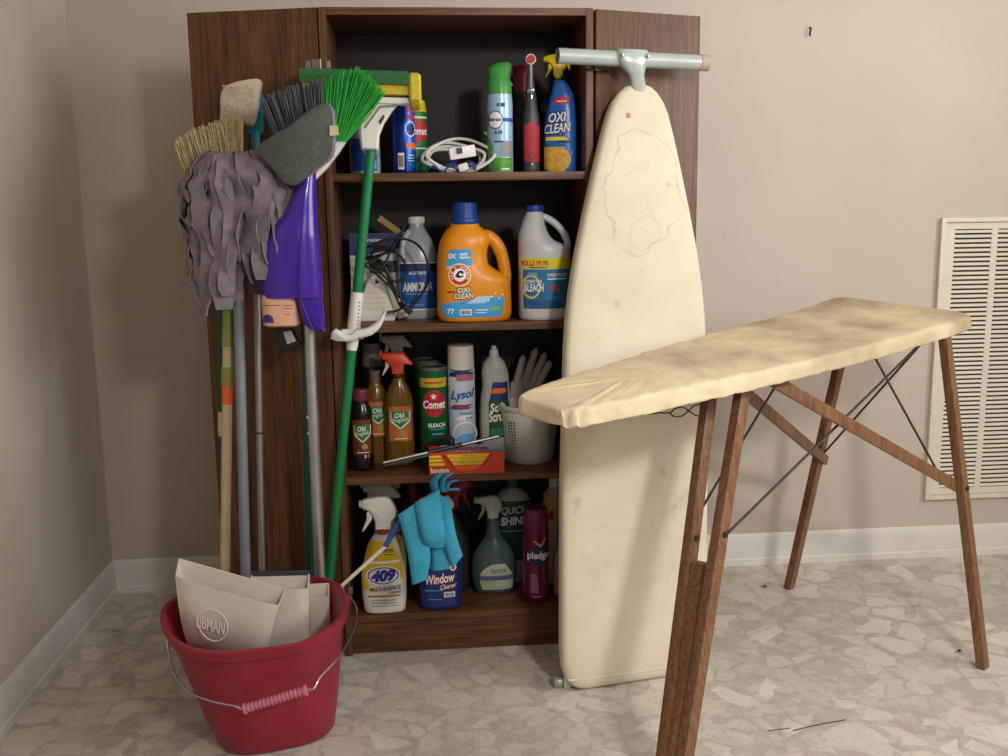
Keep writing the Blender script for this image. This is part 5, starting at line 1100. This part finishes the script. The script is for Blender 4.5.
t = product('chrome_rod', 'slim chrome-shafted folding rod lying across third shelf onto the dryer box', 'rod', .93, -.46, Z3+.05)
a, b = Vector((.778, -.484, .470)), Vector((1.045, -.446, .514)); obj('chrome_shaft', MB().tube([a, a.lerp(b, .40)], .0042, 12), M_CHROME, t, True); obj('dark_sleeve', MB().tube([a.lerp(b, .38), a.lerp(b, .68)], .0056, 12), mat('graphite_sleeve', '#37383a', .35, .5), t, True); obj('chrome_tip', MB().tube([a.lerp(b, .67), b], .0044, 12), mat('dull_chrome', '#8c8d8f', .3, .9), t, True)
obj('lower_rib', MB().tube([a+Vector((0, -.004, -.007)), a.lerp(b, .62)+Vector((0, -.004, -.006))], .0022, 8), MATS['graphite_sleeve'], t, True)
t = product('rubber_bands', 'small tangle of dark elastic bands beside the green cleanser can', 'bands', .905, -.435, Z3)
for k in range(5): obj('band', MB().tube([(.905+.010*k-.018+.017*cos(q), -.415+.004*k, Z3+.052+.013*sin(q)+.002*k) for q in [2*pi*i/20 for i in range(20)]], .0022, 6, True), mat('dark_band', '#1d1a1b', .5), t, True)
obj('band_core', MB().box(.888, .922, -.424, -.400, Z3, Z3+.045, .006), MATS['dark_rag'], t, True)

# ---- bottom shelf
W4 = mat('white_sprayer', '#dedbd3', .4); t = product('spray_bottle', 'yellow and white multi-surface cleaner spray with red collar, front of bottom shelf', 'spray bottle', .768, -.446, Z0)
L = body(t, [(0, .044, .022, 0, 3), (.004, .0485, .0255, 0, 3), (.04, .0525, .027, 0, 2.8), (.08, .053, .0275, 0, 2.7), (.105, .0515, .027, 0, 2.6), (.125, .046, .0255, 0, 2.4), (.145, .041, .024, 0, 2.3), (.165, .036, .022, .001, 2.2), (.182, .027, .019, .002, 2), (.190, .0185, .0175, .002, 2)], mat('cleaner_white_bottle', '#d9d3c6', .4, var=.03))
rows_patch(t, [(.085+.004*i, -.051+.0006*i, .046-.022*((i/9)**2)*0) for i in range(9)]+[(.121+.004*i, -.047+.0012*i, .042-.001*i) for i in range(5)]+[(.141+.004*i, -.040+.0012*i, .036-.0012*i) for i in range(10)], L.surf, mat('cleaner_yellow_print', '#dcb91c', .4, var=.06), .0008, 14)
rows_patch(t, [(.062+.003*i, -.051, -.030-.001*i) for i in range(9)], L.surf, MATS['cleaner_yellow_print'], .0008, 5); rows_patch(t, [(.125+.003*i, -.036+.001*i, .040-.002*i) for i in range(3)], L.surf, M_WINK, .0011, 10)
disc_patch(t, .0, .096, .040, .0235, L.surf, M_WINK, .0011); disc_patch(t, .0, .096, .037, .0208, L.surf, NAVY, .0014); disc_patch(t, .0, .096, .034, .0185, L.surf, ink('print_ice', '#c8d4ea'), .0017)
lettering(t, '409', .0, .096, .058, .029, L.surf, NAVY, .0021, .10, .15, 0, .06); lettering(t, '409', .0, .096, .053, .024, L.surf, ink('print_violet', '#3b2f9c'), .0024, .03, .15, 0, .06)
lettering(t, 'MULTI-SURFACE', .004, .064, .072, .010, L.surf, NAVY, .0012, .04, 0, 0, .06); lettering(t, 'CLEANER', .026, .054, .030, .006, L.surf, NAVY, .0012, .03, 0, 0, .06); rect_patch(t, -.038, .040, .044, .047, L.surf, ink('print_brown', '#8a5a1c'), .0010, 10, 1, 'fine_print')
for i in range(3): rect_patch(t, -.030, .036-.004*i, .020+.007*i, .022+.007*i, L.surf, ink('print_grey', '#8a8f92'), .0010, 8, 1, 'fine_print')
lettering(t, '99.9%', .014, .155, .022, .009, L.surf, NAVY, .0012, .05); rect_patch(t, .004, .026, .145, .147, L.surf, NAVY, .0011, 5, 1, 'fine_print')
sprayer(t, .208, .00195, W4, W4, mat('red_collar', '#b3242c', .4), .002, 1, .024)

t = product('spray_bottle', 'purple-labelled cleaner spray directly behind the yellow and white cleaner spray', 'spray bottle', .772, -.345, Z0)
L = body(t, [(0, .044, .022, 0, 2.8), (.004, .047, .025, 0, 2.8), (.09, .048, .025, 0, 2.6), (.14, .040, .024, .004, 2.3), (.18, .026, .019), (.195, .0175, .0175)], mat('lemon_cleaner_bottle', '#c8bd80', .4))
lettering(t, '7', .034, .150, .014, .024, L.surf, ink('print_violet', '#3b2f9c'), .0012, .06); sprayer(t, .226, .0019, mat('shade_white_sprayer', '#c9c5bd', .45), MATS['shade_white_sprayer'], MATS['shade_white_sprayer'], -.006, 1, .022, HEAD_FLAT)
t = product('spray_bottle', 'furthest back of the three white-headed sprays at left of bottom shelf', 'spray bottle', .780, -.270, Z0)
L = body(t, [(0, .040, .022, 0, 2.8), (.004, .043, .024, 0, 2.8), (.10, .044, .024, 0, 2.6), (.15, .036, .022, 0, 2.3), (.19, .022, .018), (.21, .016, .016)], mat('dim_lemon_bottle', '#9b9468', .45)); sprayer(t, .232, .0019, mat('deep_shade_white_sprayer', '#aaa69f', .45), MATS['deep_shade_white_sprayer'], MATS['deep_shade_white_sprayer'])  # white head coloured grey, the shade at the back is in its colour

t = product('cleaner_bottle', 'dark red bottle at the back of the bottom shelf beside white sprayers', 'bottle', .838, -.275, Z0)
L = body(t, [(0, .028, .022, 0, 2.4), (.004, .031, .024, 0, 2.4), (.17, .031, .024, 0, 2.4), (.22, .024, .020), (.245, .015, .015), (.262, .014, .014)], mat('wine_red_plastic', '#5c1420', .35)); cap(t, .0155, .258, .282, mat('wine_cap', '#5a1822', .4))

t = product('spray_bottle', 'dark blue window cleaner spray behind the light blue duster on bottom shelf', 'spray bottle', .902, -.440, Z0)
L = body(t, [(0, .044, .022, 0, 3), (.004, .0485, .026, 0, 3), (.05, .051, .027, 0, 2.8), (.12, .050, .027, 0, 2.6), (.15, .040, .025, 0, 2.3), (.175, .026, .020), (.19, .0175, .0175)], mat('navy_cleaner_bottle', '#1a2f6e', .25, var=.08))
lettering(t, 'Window', -.002, .080, .072, .026, L.surf, RED, .0010, .09, .1, 0, .10, 'lettering_outline'); lettering(t, 'Window', -.002, .080, .070, .023, L.surf, M_WINK, .0015, .03, .1, 0, .10); lettering(t, 'Cleaner', .018, .061, .040, .013, L.surf, RED, .0010, .07, .2, 0, .14, 'lettering_outline'); lettering(t, 'Cleaner', .018, .061, .038, .0115, L.surf, M_WINK, .0015, .0, .2, 0, .14)
barcode(t, .020, .040, .026, .013, L.surf, .0010); rect_patch(t, -.038, .004, .050, .052, L.surf, LBL, .0010, 6, 1, 'fine_print'); rect_patch(t, -.030, .0, .028, .0295, L.surf, LBL, .0010, 6, 1, 'fine_print'); disc_patch(t, .030, .106, .008, .008, L.surf, M_WINK, .0011, 'price_dot'); lettering(t, '1', .030, .106, .008, .008, L.surf, RED, .0015, .05)
RT = mat('red_sprayer', '#b21f28', .4); sprayer(t, .212, .0018, RT, RT, RT, .002); obj('white_sprayer_shell', MB().prism([(.012, .276), (.026, .272), (.035, .258), (.036, .248), (.028, .246), (.020, .256)], .026, None, .003), W4, t)
t = product('spray_bottle', 'bottle with dark red trigger head behind the window cleaner', 'spray bottle', .938, -.330, Z0)
L = body(t, [(0, .036, .022, 0, 2.6), (.004, .038, .024, 0, 2.6), (.13, .038, .024, 0, 2.5), (.18, .024, .019), (.20, .0165, .0165)], mat('smoky_bottle', '#26242c', .35)); sprayer(t, .218, .0018, mat('dark_red_sprayer', '#7b1a20', .45), MATS['dark_red_sprayer'], MATS['dark_red_sprayer'], 0, -1)

t = product('spray_bottle', 'teal-grey round-bodied spray bottle with lime trigger on bottom shelf', 'spray bottle', 1.036, -.352, Z0)
TG = mat('teal_grey_clear_plastic', '#4f666b', .22, trans=.35, var=.06)
L = body(t, [(0, .043, .024, 0, 2.6), (.004, .048, .028, 0, 2.6), (.035, .055, .030, 0, 2.4), (.070, .056, .031, 0, 2.2), (.10, .049, .029, 0, 2.1), (.125, .033, .024), (.145, .020, .018), (.175, .0165, .0165), (.185, .0165, .0165)], TG)
rows_patch(t, [(.012+.006*i, -.030-.006*min(1, i/3), .046) for i in range(7)]+[(.048+.006*i, -.036+.010*(i*.35)**2, .046-.004*i) for i in range(1, 6)], L.surf, mat('pale_green_label', '#aeb79c', .5), .0008, 12); rows_patch(t, [(.036+.003*i, -.036, .046) for i in range(5)], L.surf, ink('print_slate', '#4b5f86'), .0011, 10); rows_patch(t, [(.030+.0022*i, -.034, .010-.004*i) for i in range(3)], L.surf, ink('print_lime', '#7fb53a'), .0012, 8)
lettering(t, 'home', .010, .062, .040, .014, L.surf, NAVY, .0012, .0, .35, 0, .05); rect_patch(t, -.018, .030, .018, .0195, L.surf, ink('print_grey', '#8a8f92'), .0011, 6, 1, 'fine_print')
LM = mat('lime_sprayer', '#7fae3c', .45); sprayer(t, .192, .00145, mat('silver_sprayer', '#b6b8b0', .4), LM, LM, -.001, 1, .022); obj('lime_nozzle_tip', MB().tube([(-.039, 0, .234), (-.046, 0, .234)], .009, 12), LM, t)

t = product('floor_cleaner_bottle', 'grey-white floor polish bottle with dark green label at the back of bottom shelf', 'bottle', 1.092, -.285, Z0)
L = body(t, [(0, .040, .024, 0, 2.8), (.004, .044, .026, 0, 2.8), (.10, .045, .027, 0, 2.8), (.20, .045, .027, 0, 2.8), (.222, .043, .026, 0, 2.7), (.236, .030, .020, 0, 2.3), (.245, .016, .015)], mat('old_white_hdpe', '#a9aca4', .45)); cap(t, .015, .243, .268, mat('bottle_green_cap', '#1d5a34', .45))
rect_patch(t, -.041, .041, .060, .215, L.surf, mat('dark_green_label', '#17402c', .45, var=.1), .0008, 12, 8); lettering(t, 'QUICK', 0, .190, .062, .022, L.surf, M_WINK, .0012, .05, .1, 0, .05); lettering(t, 'SHINE', 0, .164, .066, .022, L.surf, M_WINK, .0012, .05, .1, 0, .05); rect_patch(t, -.03, .03, .136, .139, L.surf, LBL, .0011, 6, 1, 'fine_print')

t = product('furniture_spray_can', 'maroon furniture polish aerosol can at right of bottom shelf', 'spray can', 1.133, -.428, Z0)
L = body(t, [(0, .025, .025), (.006, .0265, .0265), (.014, .031, .031), (.018, .0315, .0315), (.182, .0315, .0315), (.192, .030, .030)], mat('maroon_metal_can', '#6a1a33', .3, .25, .08), 'can', False); cap(t, .0305, .19, .234, mat('maroon_plastic_cap', '#6b2138', .4), r1=.028)
disc_patch(t, .004, .122, .026, .026, L.surf, NAVY, .0009); lettering(t, 'pledge', .003, .122, .052, .024, L.surf, M_WINK, .0014, .05, .0); obj('swoosh', MB().add([(x_, L.surf(x_, z_)-.0013, z_) for x_, z_ in ((-.010, .160), (.008, .143), (.022, .165), (.020, .166), (.008, .149), (-.008, .162))], [(0, 1, 2, 3, 4, 5)]), ink('print_rose_white', '#d9b8c2'), t)
rows_patch(t, [(.030+.006*i, -.016, .004-.0006*i) for i in range(9)], L.surf, ink('print_rose', '#a0647c'), .0010, 6); rect_patch(t, -.014, .008, .020, .0215, L.surf, ink('print_rose_white', '#d9b8c2'), .0011, 6, 1, 'fine_print')

t = product('cleaner_bottle', 'cream bottle with red and yellow label behind the maroon can', 'bottle', 1.198, -.305, Z0)
L = body(t, [(0, .030, .024, 0, 2.6), (.004, .033, .026, 0, 2.6), (.20, .033, .026, 0, 2.6), (.235, .024, .020), (.25, .016, .016)], mat('cream_hdpe', '#b7ab8a', .45)); cap(t, .016, .248, .272, M_WHITE); rect_patch(t, -.030, .0, .12, .235, L.surf, mat('cream_yellow_print', '#bfa86a', .5), .0008); rows_patch(t, [(.17+.006*i, -.026+.003*i, -.008) for i in range(5)], L.surf, RED, .0011)
t = product('cleaner_bottle', 'small beige bottle squeezed against the right side of bottom shelf', 'bottle', 1.204, -.395, Z0)
L = body(t, [(0, .022, .020, 0, 2.4), (.004, .024, .022, 0, 2.4), (.09, .024, .022, 0, 2.4), (.12, .016, .016), (.13, .011, .011)], mat('beige_hdpe', '#b39a86', .5)); cap(t, .012, .129, .150, mat('beige_cap', '#a58d7a', .5))

# ------------------------------------------------------------------ light blue strip duster poking out of the bucket
p0 = (.628, -.638, .18)
t = thing('strip_duster', 'light blue cloth strip duster on thin white stick leaning from bucket to cabinet', 'duster', p0)
a, b, c2 = Vector((.662, -.640, .219)), Vector((.787, -.655, .333)), Vector((.812, -.652, .380))
st = Vector((.628, -.638, .190)); obj('white_stick', MB().tube([st, a, b], .0042, 10), M_WHITE, t, True); obj('blue_stem', MB().tube([b-(b-a)*.02, c2, Vector((.893, -.645, .444))], .0062, 10), mat('duster_blue_plastic', '#2b4f9e', .4), t, True)
CY = mat('light_blue_felt', '#3fa9cc', .9, var=.06, vscale=90, bump=.4, bscale=300)
def flap(left, right, y0, bow, sag=0):
    """cloth strip between two edge polylines (x,z), bowed towards the room"""
    Lp = smooth_path([(x, 0, z) for x, z in left], 6); Rp = smooth_path([(x, 0, z) for x, z in right], 6); n = min(len(Lp), len(Rp)); mb = MB(); v = []; f = []
    for i in range(n):
        k = i/(n-1)
        for j in range(5):
            q = j/4; p = Lp[i].lerp(Rp[i], q); v.append((p.x, y0-bow*sin(pi*min(1, k*1.1))-.004*sin(pi*q), p.z))
    for i in range(n-1):
        for j in range(4): q = i*5+j; f.append((q, q+1, q+6, q+5))
    o = obj('cloth_strip', mb.add(v, f), CY, t, True, 80); so = o.modifiers.new('s', 'SOLIDIFY'); so.thickness = .003; so.offset = 0
flap([(.813, .402), (.829, .340), (.835, .29), (.838, .245)], [(.866, .438), (.874, .350), (.879, .310), (.870, .257)], -.664, .014)
flap([(.850, .430), (.860, .375), (.868, .345), (.874, .330)], [(.902, .458), (.908, .395), (.912, .360), (.909, .330)], -.672, .022)
flap([(.880, .335), (.881, .310), (.882, .290), (.882, .270)], [(.913, .335), (.917, .310), (.919, .290), (.920, .273)], -.650, .004)
flap([(.892, .450), (.903, .385), (.911, .330), (.925, .278)], [(.924, .430), (.932, .370), (.940, .335), (.948, .306)], -.662, .014)
flap([(.868, .400), (.872, .36), (.876, .31), (.878, .27)], [(.905, .42), (.908, .38), (.912, .33), (.915, .29)], -.640, .002)
for pts in ([(.895, .446), (.890, .470), (.905, .488)], [(.905, .448), (.908, .474), (.927, .487)], [(.912, .447), (.918, .465), (.936, .471)], [(.905, .447), (.922, .452), (.940, .451)]):
    mb = MB(); P_ = smooth_path([(x, -.655, z) for x, z in pts], 5); v = []; f = []
    for i, p in enumerate(P_):
        k = i/(len(P_)-1); ww = .009+.004*sin(pi*k)
        for s_ in (-1, 1): v.append((p.x+s_*ww*.55, p.y-s_*ww*.8-.004, p.z+s_*ww*.3))
    for i in range(len(P_)-1): f.append((2*i, 2*i+1, 2*i+3, 2*i+2))
    o = obj('tip_fold', mb.add(v, f), CY, t, True, 80); so = o.modifiers.new('s', 'SOLIDIFY'); so.thickness = .0035; so.offset = 0

# ------------------------------------------------------------------ litter on the floor
PN = mat('dry_needle', '#5b4a3c', .8); TF = 'bits of litter on the floor'
obj('pine_needle', MB().tube(smooth_path([(1.592, -.912, .0012), (1.65, -.897, .002), (1.712, -.884, .0012)], 4), .0011, 6), PN, None, True, loc=(1.65, -.898, 0), label='longest dark pine needle on the floor right of the front legs', cat='pine needle', group=TF)
obj('pine_needle', MB().tube([(1.542, -.907, .001), (1.588, -.902, .001)], .0009, 6), PN, None, True, loc=(1.565, -.905, 0), label='short dark needle left of the longest pine needle', cat='pine needle', group=TF)
obj('leaf_crumb', MB().tube(smooth_path([(1.786, -.172, .001), (1.794, -.180, .004), (1.803, -.178, .001)], 4), [.0008]*4+[.003]*4+[.0008], 6), PN, None, True, loc=(1.795, -.177, 0), label='dark curled crumb on the floor by the far table leg', cat='crumb', group=TF)
obj('leaf_crumb', MB().tube(smooth_path([(2.098, -.620, .001), (2.107, -.616, .004), (2.113, -.610, .001)], 4), [.0008]*4+[.0035]*4+[.0008], 6), PN, None, True, loc=(2.106, -.616, 0), label='dark crumb on the floor by the right table leg', cat='crumb', group=TF)
